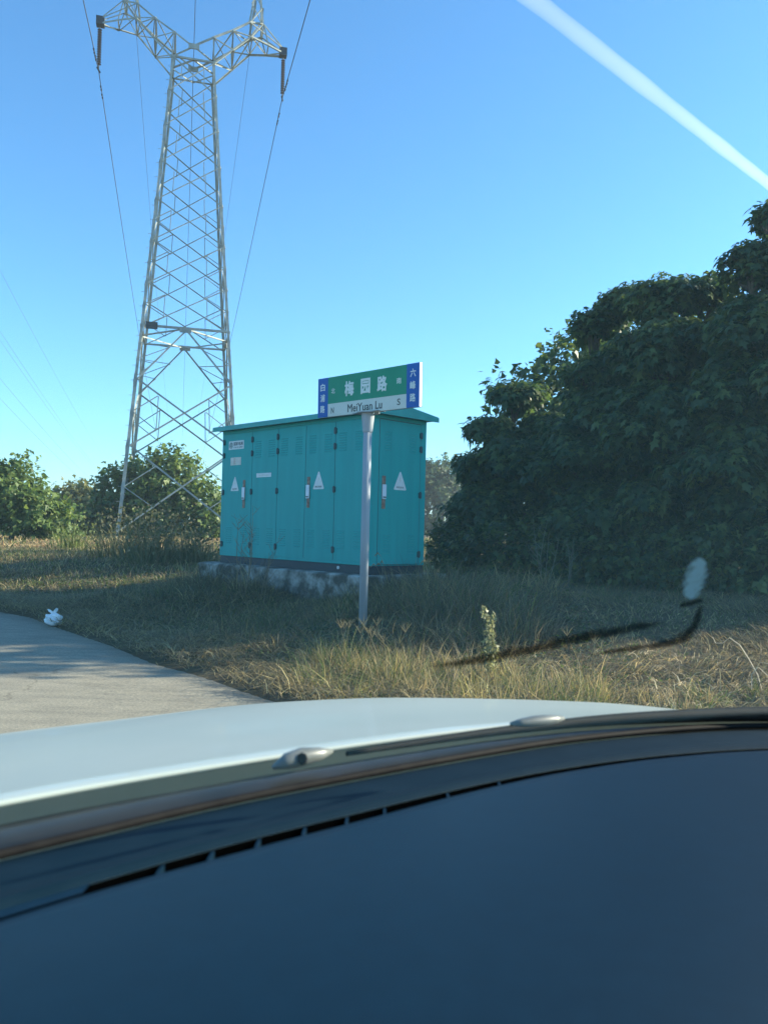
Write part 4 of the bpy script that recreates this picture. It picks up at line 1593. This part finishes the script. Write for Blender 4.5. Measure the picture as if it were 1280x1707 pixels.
# mown hay lying along the road edge on the left and in the far field
def hay(x, y):
    d = edge_dist(x, y)
    return RNG.random(len(x)) < np.exp(-((d - .45) / .5) ** 2) * (.3 + .7 * np.clip(.5 + fbm(x * 2, y * 2, 6), 0, 1))
x, y = clumped(17000, -8, 0.4, 5.6, 14, .1, 6, -.16, hay)
n = len(x)
z = np.maximum(ground_z(x, y), .004) + RNG.random(n) * .09
parts.append(blades(x, y, .05 + .16 * RNG.random(n), 1.5 + 1.0 * RNG.random(n), .006 + .004 * RNG.random(n), mixpal(n, [(STRAW, .8), (DRYG, 1.0)]), z=z))
x = RNG.uniform(-24, -7, 16000)
y = RNG.uniform(24, 47, 16000)
k = (fbm(x * .5, y * .8, 8) > -.1) & (edge_dist(x, y) > .5)
x, y = x[k], y[k]
n = len(x)
parts.append(blades(x, y, .12 + .22 * RNG.random(n), 1.0 + 1.0 * RNG.random(n), .03 + .025 * RNG.random(n), mixpal(n, [([(0.34, 0.22, 0.11), (0.45, 0.31, 0.17), (0.5, 0.38, 0.22)], 1.0), (STRAW, .6)])))
x, y = clumped(9000, -3, 6, 5.5, 12, .3, 4, .05)
n = len(x)
parts.append(blades(x, y, .03 + .10 * RNG.random(n), 1.8 + RNG.random(n), .006 + .006 * RNG.random(n), mixpal(n, [(STRAW, .5), (DRYG, 1.0)]), z=ground_z(x, y) + RNG.random(n) * .04))
join_build('hay', parts, 'brown mown hay lying along the road edge and field', 'hay')

# ------------------------------------------------------------------ single weeds
def weed(name, label, base, h, col, stems=5, spread=.25, kind='seed', leafy=0, cat='weed', thick=.004, group=None, lean=(0, 0)):
    root = empty(name, base)
    tag(root, label, cat, group)
    root.matrix_world = Matrix.Translation(Vector(base))
    m = M['blade']
    parts = []
    def stalk(p0, p1, bend, r):
        mid = (p0 + p1) / 2 + bend
        t.tube([p0, (p0 + mid) / 2 + bend * .2, mid, (mid + p1) / 2 + bend * .15, p1], [r, r * .9, r * .8, r * .6, r * .3], 4)
    for s in range(stems):
        t = MB()
        a = random.uniform(0, 6.28)
        hh = h * random.uniform(.65, 1.0) if s else h
        top = Vector((math.cos(a) * spread * hh * random.uniform(.2, 1) + lean[0] * hh, math.sin(a) * spread * hh * random.uniform(.2, 1) + lean[1] * hh, hh))
        p0 = Vector((random.uniform(-.03, .03), random.uniform(-.03, .03), -.03))
        bend = Vector((random.uniform(-.04, .04), random.uniform(-.04, .04), random.uniform(0, .05))) * hh * 2
        stalk(p0, top, bend, thick)
        mid = (p0 + top) / 2 + bend
        def on(f):
            q = p0.lerp(mid, f * 2) if f < .5 else mid.lerp(top, f * 2 - 1)
            return q
        if kind == 'finger':      # fan of fine spikes at the top
            for k in range(6):
                aa = k / 6 * 6.28 + random.random()
                e = top + Vector((math.cos(aa) * .055, math.sin(aa) * .055, .06 + .03 * random.random()))
                t.tube([top, (top + e) / 2 + Vector((0, 0, .006)), e], [thick * .55, thick * .6, thick * .2], 4)
        if kind == 'twig':
            for k in range(7):
                f = random.uniform(.25, .95)
                q = on(f)
                aa = random.uniform(0, 6.28)
                L = hh * random.uniform(.12, .35) * (1.1 - f * .6)
                e = q + Vector((math.cos(aa) * L * .75, math.sin(aa) * L * .75, L * .75))
                t.tube([q, q.lerp(e, .5) + Vector((0, 0, -.01)), e], [thick * .6, thick * .45, thick * .2], 4)
                for j in range(2):
                    g0 = q.lerp(e, random.uniform(.3, .9))
                    e2 = g0 + Vector((random.uniform(-1, 1), random.uniform(-1, 1), random.uniform(.2, 1))) * L * .35
                    t.tube([g0, e2], [thick * .35, thick * .15], 3)
        if kind == 'foxtail':
            e = top + Vector((math.cos(a) * .07, math.sin(a) * .07, -.03))
            t.tube([top - Vector((0, 0, .02)), top + Vector((math.cos(a) * .03, math.sin(a) * .03, .012)), e], [thick, .011, .004], 6)
        me = t.mesh('stem')
        ca = me.color_attributes.new('Col', 'FLOAT_COLOR', 'POINT')
        cc = np.ones((len(me.vertices), 4), dtype=np.float32)
        cc[:, :3] = np.array(col) * random.uniform(.8, 1.2)
        ca.data.foreach_set('color', cc.ravel())
        link_mesh('stem', me, m, root)
        if leafy:
            n = leafy
            f = RNG.uniform(.15, 1.0, n)
            pos = np.array([tuple(on(q)) for q in f]) + RNG.normal(size=(n, 3)) * np.array([.028, .028, .012]) * (1.25 - f[:, None])
            parts.append((pos, f))
    if leafy:
        pos = np.concatenate([p for p, _ in parts])
        n = len(pos)
        co, fq, c = leaves(pos, unit(n) + np.array([0, 0, .5]), unit(n) + np.array([0, 0, .35]), .022 + .022 * RNG.random(n), np.array(col)[None] * (.6 + .6 * RNG.random((n, 1))))
        tag(link_mesh('leaves', np_mesh('leaves', co, fq, c), M['leaf'], root), kind='stuff')
    return root


def gpt(px, d):
    p = at(px, 1000, d)
    return (p.x, p.y, gz(p.x, p.y))


PALE = (0.42, 0.36, 0.20)
weed('mugwort', 'pale leafy upright weed standing in sunlit grass right of the sign pole', gpt(818, 6.7), .62, (0.24, 0.25, 0.13), 3, .18, 'none', 130, thick=.004)
weed('finger_grass', 'tall pale grass with star seed heads in front of the sign pole', gpt(640, 6.55), .50, PALE, 8, .5, 'finger', thick=.0028)
weed('finger_grass', 'pale grass with star seed heads left of the sign pole foot', gpt(580, 6.9), .42, PALE, 3, .3, 'finger', thick=.0028)
weed('finger_grass', 'pale arching seed grass to the right of the leafy weed', gpt(985, 6.35), .44, PALE, 5, .6, 'finger', thick=.0028)
weed('bare_shrub', 'bare branching dry shrub in the shade before the thicket', gpt(905, 10.6), 1.05, (0.17, 0.18, 0.13), 4, .28, 'twig', thick=.006)
weed('bare_shrub', 'smaller bare branching shrub right of the taller bare shrub', gpt(945, 10.3), .75, (0.15, 0.16, 0.12), 3, .2, 'twig', thick=.005)
weed('dry_weed', 'tall dry weed rising over the left cabinet doors', gpt(405, 10.9), 1.28, (0.24, 0.20, 0.14), 5, .16, 'twig', thick=.006)
weed('dry_weed', 'dry weed leaning right in front of the third cabinet door', gpt(435, 10.7), .95, (0.24, 0.20, 0.14), 3, .22, 'twig', thick=.005, lean=(.28, 0))
weed('foxtail_grass', 'green foxtail grass at the right corner of the plinth', gpt(716, 10.6), .55, (0.28, 0.29, 0.17), 4, .4, 'foxtail', thick=.004)
weed('dry_weed', 'thin dry stems against the lower end door of the cabinet', gpt(640, 9.9), .62, (0.26, 0.25, 0.17), 4, .4, 'foxtail', thick=.0035)
for k, (px, d, h) in enumerate(((225, 19, 1.35), (260, 18.5, 1.5), (300, 19.5, 1.25), (190, 20, 1.1), (330, 18, 1.0), (120, 24, 1.2), (245, 17.5, 1.0))):
    labs = ['grey brown dry weed clump left of the cabinet, second from the tower leg', 'tallest grey brown dry weed clump between tower leg and cabinet', 'grey brown weed clump midway to the cabinet', 'grey brown weed clump at the foot of the tower leg',
            'grey brown weed clump closest to the cabinet', 'lone green weed clump at the edge of the left field', 'short dry weed clump in front of the tallest clump']
    b = gpt(px, d)
    n = 260
    a = RNG.random(n) * 6.28
    rr = .62 * RNG.random(n) * h
    pal_ = ([(.07, .085, .04), (.12, .125, .06), (.19, .17, .10)] if k != 5 else [(.07, .10, .03), (.12, .15, .05), (.2, .22, .09)])
    hh = h * (.25 + .8 * RNG.random(n) ** 1.4) * (1.1 - .5 * rr / (.62 * h))
    co, f, c = blades(rr * np.cos(a), rr * np.sin(a), hh, .1 + .7 * RNG.random(n) ** 1.5, .016 + .012 * RNG.random(n), pick(pal_, n), az=a + RNG.normal(size=n) * .6, z=np.full(n, -.05))
    nl = 160
    pos = np.stack([RNG.normal(size=nl) * .32 * h, RNG.normal(size=nl) * .32 * h, h * (.25 + .7 * RNG.random(nl))], -1)
    co2, f2, c2 = leaves(pos, unit(nl) + np.array([0, 0, .6]), unit(nl), .05 + .06 * RNG.random(nl), pick(pal_, nl))
    root = empty('weed_clump', b)
    root.matrix_world = Matrix.Translation(Vector(b))
    tag(root, labs[k], 'weed', 'weed clumps left of the cabinet')
    tag(link_mesh('blades', np_mesh('blades', co, f, c), M['blade'], root), kind='stuff')
    tag(link_mesh('leaves', np_mesh('leaves', co2, f2, c2), M['blade'], root), kind='stuff')
# curved dead stalk at the right
root = empty('dead_stalk', gpt(1255, 6.2))
tag(root, 'pale curved dead stalk arching over the grass at the right edge', 'stalk')
base = root.matrix_world.translation.copy() if False else Vector(gpt(1255, 6.2))
root.matrix_world = Matrix.Translation(base)
t = MB()
pts = [(1275, 1172, 6.1), (1262, 1125, 6.15), (1247, 1098, 6.2), (1232, 1075, 6.25), (1215, 1063, 6.3), (1204, 1072, 6.33), (1192, 1072, 6.35), (1187, 1062, 6.37)]
t.tube([at(*p) - base for p in pts], [.005, .005, .0048, .0045, .004, .003, .003, .002], 5)
t.tube([at(1262, 1110, 6.18) - base, at(1266, 1104, 6.15) - base, at(1290, 1108, 6.1) - base], .003, 4)
t.tube([at(1262, 1112, 6.18) - base, at(1252, 1124, 6.15) - base, at(1252, 1150, 6.1) - base], .003, 4)
t.tube([at(1263, 1112, 6.18) - base, at(1285, 1132, 6.1) - base], .003, 4)
me = t.mesh('stem')
ca = me.color_attributes.new('Col', 'FLOAT_COLOR', 'POINT')
cc = np.ones((len(me.vertices), 4), dtype=np.float32)
cc[:, :3] = (.5, .45, .33)
ca.data.foreach_set('color', cc.ravel())
link_mesh('stem', me, M['blade'], root)

# ------------------------------------------------------------------ plastic bag on the road edge
bp = Vector((-4.08, 10.0, 0.0))
bag = empty('plastic_bag', bp)
bag.matrix_world = Matrix.Translation(bp)
tag(bag, 'knotted white plastic bag lying on the road edge at the left', 'plastic bag')
bm = bmesh.new()
bmesh.ops.create_icosphere(bm, subdivisions=3, radius=.1)
for v in bm.verts:
    c = v.co
    w = 1 + .16 * math.sin(c.x * 60 + c.z * 25) * math.sin(c.y * 48) + .10 * math.sin(c.z * 80 + c.x * 50)
    v.co = Vector((c.x * 1.12 * w, c.y * .95 * w, max(c.z * .85 * w, -.062) + .062))
me = bpy.data.meshes.new('sack')
bm.to_mesh(me)
bm.free()
link_mesh('sack', me, M['bag'], bag)
for a, l in ((-.9, .08), (.5, .085)):
    t = MB()
    k = Vector((0, 0, .135))
    e = k + Vector((math.sin(a) * l, -.01, .065 + .01 * a))
    s_ = Vector((.022, .012, 0))
    t.grid([[k - s_ * .4, k + Vector((0, .01, .004)), k + s_ * .4], [k.lerp(e, .5) - s_, k.lerp(e, .5) + Vector((0, .012, 0)), k.lerp(e, .5) + s_], [e - s_ * .6, e + Vector((0, -.012, .01)), e + s_ * .7]])
    o = t.build('handle', M['bag'], bag)
    sm = o.modifiers.new('thick', 'SOLIDIFY')
    sm.thickness = .004
# small debris
t = MB()
p = Vector((-1.02, 6.42, .004))
t.hexa([p + Vector(q) for q in ((-.06, .03, 0), (.05, -.02, 0), (.06, 0, 0), (-.05, .045, 0), (-.055, .03, .014), (.045, -.018, .014), (.055, 0, .012), (-.045, .042, .012))])
tag(t.build('bark_piece', M['bark']), 'small dark piece of bark on the road next to the car bonnet', 'bark')

# ------------------------------------------------------------------ car around the camera
PSI = R(20)
CF = Vector((-math.sin(PSI), math.cos(PSI), 0))
CR = Vector((math.cos(PSI), math.sin(PSI), 0))
car = empty('car', (0, 0, 0))
tag(car, 'pale car seen from its front seat, with bonnet and dark dashboard', 'car')
zc = CAM_H


def resample(pts, n):
    pts = np.array(pts, float)
    d = np.concatenate([[0], np.cumsum(np.linalg.norm(np.diff(pts, axis=0), axis=1))])
    # smooth interpolation (Catmull-like through dense linear + blur)
    s = np.linspace(0, d[-1], n)
    out = np.stack([np.interp(s, d, pts[:, k]) for k in range(3)], -1)
    for _ in range(max(2, n // 12)):
        out[1:-1] = .25 * out[:-2] + .5 * out[1:-1] + .25 * out[2:]
    return out


NR = 72
# measured on the car: rear edge of the bonnet, windscreen foot, vent slot, all relative to the camera
REAR = [(-.62, .40, -.24), (-.47, .55, -.24), (-.321, .687, -.24), (-.24, .751, -.24), (-.14, .821, -.24), (-.021, .9, -.24), (.124, .985, -.24), (.29, 1.055, -.24), (.502, 1.106, -.243), (.80, 1.16, -.25), (1.05, 1.16, -.26)]
FOOT = [(-.58, .33, -.255), (-.43, .475, -.255), (-.284, .61, -.255), (-.232, .655, -.255), (-.173, .711, -.255), (-.091, .774, -.255), (.007, .842, -.255), (.116, .916, -.255), (.227, .985, -.255), (.37, 1.05, -.256), (.502, 1.098, -.258), (.80, 1.145, -.265), (1.05, 1.14, -.27)]
CREST = [(-1.25, 1.10, -.43), (-1.0, 1.3, -.415), (-.709, 1.509, -.401), (-.518, 1.609, -.395), (-.299, 1.728, -.385), (-.044, 1.808, -.383), (.233, 1.859, -.395), (.497, 1.84, -.398), (.78, 1.72, -.44), (1.05, 1.55, -.47), (1.2, 1.4, -.48)]
rear, foot, crest = resample(REAR, NR), resample(FOOT, NR), resample(CREST, NR)


def up_to_world(a):
    return [Vector((p[0], p[1], p[2] + zc)) for p in a]


rows = []
lip = rear.copy(); lip[:, 2] -= .006; lip[:, 1] += .001
rows.append(up_to_world(lip))
r2 = rear.copy(); r2[:, 2] -= .001
rows.append(up_to_world(r2))
r3 = rear.copy(); r3[:, :2] += np.array([CF.x, CF.y]) * .0025
rows.append(up_to_world(r3))
for f in np.linspace(.06, 1, 16):
    p = rear * (1 - f) + crest * f
    p[:, 2] += .010 * math.sin(math.pi * f) - .004 * math.sin(2 * math.pi * f)
    rows.append(up_to_world(p))
for f, dz in ((.10, -.035), (.17, -.09), (.2, -.17), (.2, -.45)):
    p = crest.copy()
    p[:, :2] += np.array([CF.x, CF.y]) * f
    p[:, 2] += dz
    rows.append(up_to_world(p))
mb = MB(); mb.grid(rows)
o = mb.build('bonnet', M['paint_white'], car, smooth=True)
o.modifiers.new('thick', 'SOLIDIFY').thickness = .004
# cowl between bonnet and windscreen
rows = []
for f, dz in ((0.0, -.030), (.12, -.022), (.3, -.008), (.55, -.002), (.8, -.002), (.97, -.002)):
    p = (rear * (1 - f) + foot * f)
    p[:, 2] += dz
    if f == 0:
        p[:, :2] += np.array([CF.x, CF.y]) * .03
    rows.append(up_to_world(p))
mb = MB(); mb.grid(rows)
mb.build('cowl_panel', M['black_gloss'], car, smooth=True)
# rubber seal at the foot of the glass
mb = MB()
sl_ = foot.copy(); sl_[:, 2] += .002
mb.tube(up_to_world(sl_), .0042, 6)
mb.build('windscreen_seal', M['rubber'], car, smooth=True)
# wiper blade lying on the cowl, arm and nozzles
mid = rear * .45 + foot * .55
iw = int(np.argmin(np.abs(mid[:, 0] + .03)))
iz = int(np.argmin(np.abs(mid[:, 0] - .66)))
wl_ = mid[iw:iz].copy(); wl_[:, 2] += .010
mb = MB()
mb.tube(up_to_world(wl_), np.linspace(.003, .0125, len(wl_)), 6)
wip = mb.build('wiper', M['rubber'], car, smooth=True)
mb = MB()
ic = int(np.argmin(np.abs(mid[:, 0] - .198)))
ca_ = np.array([mid[ic] + (mid[ic + 1] - mid[ic - 1]) * q for q in np.linspace(-.75, .75, 6)]); ca_[:, 2] += .016
mb.tube(up_to_world(ca_), [.003, .006, .0075, .0075, .0065, .003], 10)
mb.build('wiper_cap', M['nozzle'], wip, smooth=True)
mb = MB()
i0 = int(np.argmin(np.abs(mid[:, 0] + .075)))
c0 = Vector((mid[i0][0], mid[i0][1], mid[i0][2] + zc + .008))
tdir = (Vector(mid[i0 + 1]) - Vector(mid[i0 - 1])).normalized()
mb.tube([c0 - tdir * .033, c0 - tdir * .018 + Zh * .004, c0 + Zh * .006, c0 + tdir * .02 + Zh * .006, c0 + tdir * .036 + Zh * .007], [.002, .008, .0095, .007, .002], 10)
nz = mb.build('washer_nozzle', M['nozzle'], car, smooth=True)
mb = MB()
cdir = (Vector((0, 0, zc)) - c0).normalized()
mb.tube([c0 + cdir * .006 + Zh * .004, c0 + cdir * .013 + Zh * .005], [.0065, .005], 8)
mb.build('nozzle_jet', M['rubber'], nz)

# dashboard
SLT = [(-.48, .28, -.25), (-.33, .43, -.25), (-.196, .557, -.25), (-.158, .593, -.25), (-.126, .621, -.25), (-.095, .647, -.25), (-.061, .674, -.25), (-.027, .698, -.25), (.006, .725, -.25), (.07, .774, -.25), (.169, .841, -.25), (.282, .9, -.25), (.405, .945, -.25), (.52, .968, -.25), (.78, 1.0, -.255), (1.0, 1.0, -.26)]
SLB = [(-.47, .262, -.25), (-.325, .414, -.25), (-.193, .548, -.25), (-.154, .579, -.25), (-.123, .605, -.25), (-.092, .631, -.25), (-.059, .658, -.25), (-.026, .682, -.25), (.006, .709, -.25), (.069, .761, -.25), (.167, .831, -.25), (.281, .893, -.25), (.404, .940, -.25), (.52, .964, -.25), (.78, .996, -.255), (1.0, .996, -.26)]
slt = resample(SLT, NR)
_k = np.interp(slt[:, 0], [p[0] for p in SLT], np.arange(len(SLT)))
slb = np.stack([np.interp(_k, np.arange(len(SLB)), [p[q] for p in SLB]) for q in range(3)], -1)
for _ in range(4):
    slb[1:-1] = .25 * slb[:-2] + .5 * slb[1:-1] + .25 * slb[2:]
rows = []
ft = foot.copy(); ft[:, 2] -= .003; ft[:, :2] -= np.array([CF.x, CF.y]) * .001
rows.append(up_to_world(ft))
for f, dz in ((.25, .002), (.6, .001), (.78, .0), (.86, .004), (.93, .0045), (1.0, 0)):
    p = ft * (1 - f) + slt * f
    p[:, 2] += dz
    rows.append(up_to_world(p))
mb = MB(); mb.grid(rows)
dash = mb.build('dashboard', M['dash_trim'], car, smooth=True)
# channel floor under the slot
p0, p1 = slt.copy(), slb.copy()
p0[:, 2] -= .012; p1[:, 2] -= .012
pa = slt.copy(); pa[:, 2] -= .0003
mb = MB(); mb.grid([up_to_world(pa), up_to_world(p0), up_to_world(p1)])
mb.build('vent_channel', M['slot'], dash)
rows = []
p = slb.copy(); p[:, 2] -= .012
rows.append(up_to_world(p))
p = slb.copy(); p[:, 2] -= .002
rows.append(up_to_world(p))
back = np.array([CF.x, CF.y])
for k, dist in enumerate((.004, .02, .06, .12, .20, .30, .40, .50, .60)):
    p = slb.copy()
    p[:, :2] -= back * dist
    p[:, 2] += .0 + .012 * math.sin(min(dist / .4, 1.3) * math.pi * .6) - .10 * max(0, dist - .42)
    rows.append(up_to_world(p))
mb = MB(); mb.grid(rows)
mb.build('dash_pad', M['dash'], dash, smooth=True)
# slot dividers
def slot_at(x):
    i = int(np.argmin(np.abs(slt[:, 0] - x)))
    return Vector((*slt[i][:2], slt[i][2] + zc)), Vector((*slb[i][:2], slb[i][2] + zc))
def on_slot(x):
    f = lambda arr: Vector((x, float(np.interp(x, arr[:, 0], arr[:, 1])), float(np.interp(x, arr[:, 0], arr[:, 2])) + zc))
    return f(slt), f(slb)
for x in (-.157, -.126, -.0945, -.0605, -.0265, .006, .066, .120):
    a, b_ = on_slot(x)
    ax_ = (on_slot(x + .01)[0] - a).normalized()
    t = MB()
    t.plate(a + Vector((0, 0, -.001)), b_ + Vector((0, 0, -.001)), ax_, .0028, Vector((0, 0, -1)), .010)
    t.build('vent_rib', M['dash'], dash)
# plug closing the left end of the slot
xs_c = np.linspace(slt[0, 0] + .02, -.196, 24)
mb = MB(); mb.grid([[on_slot(x)[0] + Zh * .0004 for x in xs_c], [on_slot(x)[1] + Zh * .0004 for x in xs_c]])
mb.build('slot_cover', M['dash'], dash)

# windscreen: a curved pane with dust tinted blue for the reflected veil (volume only)
mwin = bpy.data.materials.new('dusty_veil_glass')
mwin.use_nodes = True
mwin.node_tree.nodes.clear()
_o = mwin.node_tree.nodes.new('ShaderNodeOutputMaterial')
_v = mwin.node_tree.nodes.new('ShaderNodeVolumePrincipled')
_v.inputs['Color'].default_value = (0.30, 0.74, 1.0, 1)
_v.inputs['Density'].default_value = 1.9
_v.inputs['Anisotropy'].default_value = 0.0
mwin.node_tree.links.new(_v.outputs[0], _o.inputs['Volume'])
ccw = Vector((.20, .96, 0))
fo = foot[::3]
nn = len(fo)
inner, outer = [], []
for r_ in range(9):
    f = r_ / 8
    ra, rb_ = [], []
    for k in range(nn):
        l = -.62 + 1.24 * k / (nn - 1)
        hd = ccw + CR * l + CF * (-.80 - .10 * (l / .6) ** 2) + Zh * (zc + .25 - .05 * (l / .6) ** 2)
        p = Vector((fo[k][0], fo[k][1], fo[k][2] + zc + .012))
        q = p.lerp(hd, f) + (CF * .5 + Zh * .87) * (.05 * math.sin(math.pi * f))
        ra.append(q)
        rb_.append(q + (CF * .5 + Zh * .87) * .005)
    inner.append(ra); outer.append(rb_)
mb = MB()
vs, fs = [], []
for g_ in (inner, outer):
    for r_ in g_:
        vs += r_
H_ = 9 * nn
for i in range(8):
    for j in range(nn - 1):
        a = i * nn + j
        fs.append((a, a + 1, a + nn + 1, a + nn))
        fs.append((H_ + a, H_ + a + nn, H_ + a + nn + 1, H_ + a + 1))
ringi = list(range(nn)) + [i * nn + nn - 1 for i in range(1, 9)] + [8 * nn + j for j in range(nn - 2, -1, -1)] + [i * nn for i in range(7, 0, -1)]
for a, b_ in zip(ringi, ringi[1:] + ringi[:1]):
    fs.append((a, b_, b_ + H_, a + H_))
mb.add(vs, fs)
pane = mb.build('windscreen', mwin, car)
from mathutils.bvhtree import BVHTree
_pv = [p for r_ in inner for p in r_]
_pf = [(i * nn + j, i * nn + j + 1, (i + 1) * nn + j + 1, (i + 1) * nn + j) for i in range(8) for j in range(nn - 1)]
_bvh = BVHTree.FromPolygons(_pv, _pf)


def on_pane(px, py):
    o_ = Vector((0, 0, CAM_H))
    d_ = (at(px, py, 1) - o_).normalized()
    h_ = _bvh.ray_cast(o_, d_)
    return h_[0]


def pane_strip(name, material, line, widths, soft=.5):
    """a painted reflection: thin feathered film on the inner face of the pane"""
    NC = 11
    line, widths = np.array(line, float), np.array(widths, float)
    tt = np.linspace(0, len(line) - 1, 8 * len(line))
    ln = np.stack([np.interp(tt, np.arange(len(line)), line[:, q]) for q in range(2)], -1)
    wd = np.interp(tt, np.arange(len(line)), widths)
    for _ in range(6):
        ln[1:-1] = .25 * ln[:-2] + .5 * ln[1:-1] + .25 * ln[2:]
    rows, al = [], []
    nrm_ = (CF * .5 + Zh * .87) * -1
    for k in range(len(ln)):
        d_ = ln[min(k + 1, len(ln) - 1)] - ln[max(k - 1, 0)]
        d_ = d_ / np.hypot(*d_)
        row = []
        e = min(1, min(k, len(ln) - 1 - k) / (len(ln) * .12))
        for c in np.linspace(-1, 1, NC):
            x, y = ln[k][0] - d_[1] * c * wd[k] * .5, ln[k][1] + d_[0] * c * wd[k] * .5
            row.append(on_pane(float(x), float(y)) + nrm_ * .0008)
            al.append(min(1, (1 - abs(c)) / soft) * e)
        rows.append(row)
    t = MB()
    t.grid(rows)
    me = bpy.data.meshes.new(name)
    me.from_pydata([tuple(p) for p in t.v], [], t.f)
    a = me.color_attributes.new('Col', 'FLOAT_COLOR', 'POINT')
    a.data.foreach_set('color', np.repeat(np.array(al, dtype=np.float32), 4))
    return link_mesh(name, me, material, pane)


def reflection_film_mat(name, col, alpha, scale, stretch):
    m = bpy.data.materials.new(name)
    m.use_nodes = True
    n, l = m.node_tree.nodes, m.node_tree.links
    b = n['Principled BSDF']
    b.inputs['Base Color'].default_value = (*col, 1)
    b.inputs['Roughness'].default_value = .9
    b.inputs['Specular IOR Level'].default_value = 0.02
    t = noise_tex(n, l, scale, 4, .6, stretch=stretch)
    v = n.new('ShaderNodeVertexColor')
    v.layer_name = 'Col'
    ad = n.new('ShaderNodeMath')
    ad.operation = 'MULTIPLY_ADD'
    ad.inputs[1].default_value = 1.5
    l.new(v.outputs[0], ad.inputs[0])
    sb = n.new('ShaderNodeMath')
    sb.operation = 'MULTIPLY_ADD'
    sb.inputs[1].default_value = 2.4
    sb.inputs[2].default_value = -1.5
    l.new(t.outputs[0], sb.inputs[0])
    l.new(sb.outputs[0], ad.inputs[2])
    ad.use_clamp = True
    mu = n.new('ShaderNodeMath')
    mu.operation = 'MULTIPLY'
    mu.inputs[1].default_value = alpha
    l.new(ad.outputs[0], mu.inputs[0])
    l.new(mu.outputs[0], b.inputs['Alpha'])
    return m


mw_ = reflection_film_mat('painted_pale_reflection', (.42, .76, .98), .95, 160, (1, .22, 1))  # pale windscreen reflection, painted as a film on the pane
md_ = reflection_film_mat('dark_reflection_film', (.003, .008, .010), .78, 90, (1, 1, 1))  # dark line of the reflected vent slot, painted as film strips
pane_strip('painted_pale_reflection', mw_, [(1168, 926), (1166, 934), (1162, 948), (1157, 965), (1152, 980), (1149, 992), (1148, 999)], [12, 32, 46, 50, 44, 30, 10], .7)
pane_strip('painted_dark_reflection', md_, [(705, 1113), (780, 1101), (860, 1087), (960, 1064), (1050, 1046), (1115, 1035)], [12, 21, 28, 27, 22, 12], .85)
pane_strip('painted_dark_reflection', md_, [(960, 1094), (1040, 1082), (1110, 1072), (1140, 1062), (1155, 1045), (1164, 1022), (1169, 1004)], [8, 15, 21, 24, 23, 19, 14], .85)
pane_strip('painted_dark_reflection', md_, [(1173, 1000), (1158, 1001), (1142, 1006), (1130, 1009)], [14, 14, 12, 8], .85)

# body shell around the seats: roof, pillars, doors (outside the frame)
cc0 = Vector((.20, .96, 0))    # middle of the windscreen foot
def cpt(l, f, z):
    return cc0 + CR * l + CF * f + Zh * z
roof_z = zc + .27
mb = MB()
rows = []
for f, z in ((-.80, roof_z), (-1.0, roof_z + .03), (-1.6, roof_z + .05), (-2.6, roof_z + .0)):
    rows.append([cpt(l, f - .10 * (l / .6) ** 2, z - .05 * (l / .6) ** 2) for l in np.linspace(-.62, .62, 9)])
mb.grid(rows)
o = mb.build('roof', M['paint_white'], car, smooth=True)
o.modifiers.new('thick', 'SOLIDIFY').thickness = .04
for s in (-1, 1):
    mb = MB()
    mb.tube([cpt(s * .86, -.25, zc - .27), cpt(s * .76, -.55, zc + .02), cpt(s * .63, -.92, roof_z - .06)], [.05, .045, .045], 8)
    mb.build('windscreen_pillar', M['headliner'], car, smooth=True)
    mb = MB()
    mb.hexa([cpt(s * .80, -2.6, .35), cpt(s * .88, -2.6, .35), cpt(s * .88, -.1, .35), cpt(s * .80, -.1, .35),
             cpt(s * .78, -2.6, zc - .30), cpt(s * .84, -2.6, zc - .30), cpt(s * .84, -.1, zc - .30), cpt(s * .78, -.1, zc - .30)])
    mb.build('door', M['paint_white'], car, bevel=.02)
    mb = MB()
    mb.tube([cpt(s * .80, -1.55, zc - .30), cpt(s * .64, -1.55, roof_z - .02)], .05, 8)
    mb.build('door_pillar', M['headliner'], car)
    # front wheel
    mb = MB()
    c_ = cpt(s * .80, .62, .32)
    mb.tube([c_ - CR * .1, c_ - CR * .09, c_ + CR * .09, c_ + CR * .1], [.27, .32, .32, .27], 28)
    mb.build('wheel', M['rubber'], car, smooth=False)
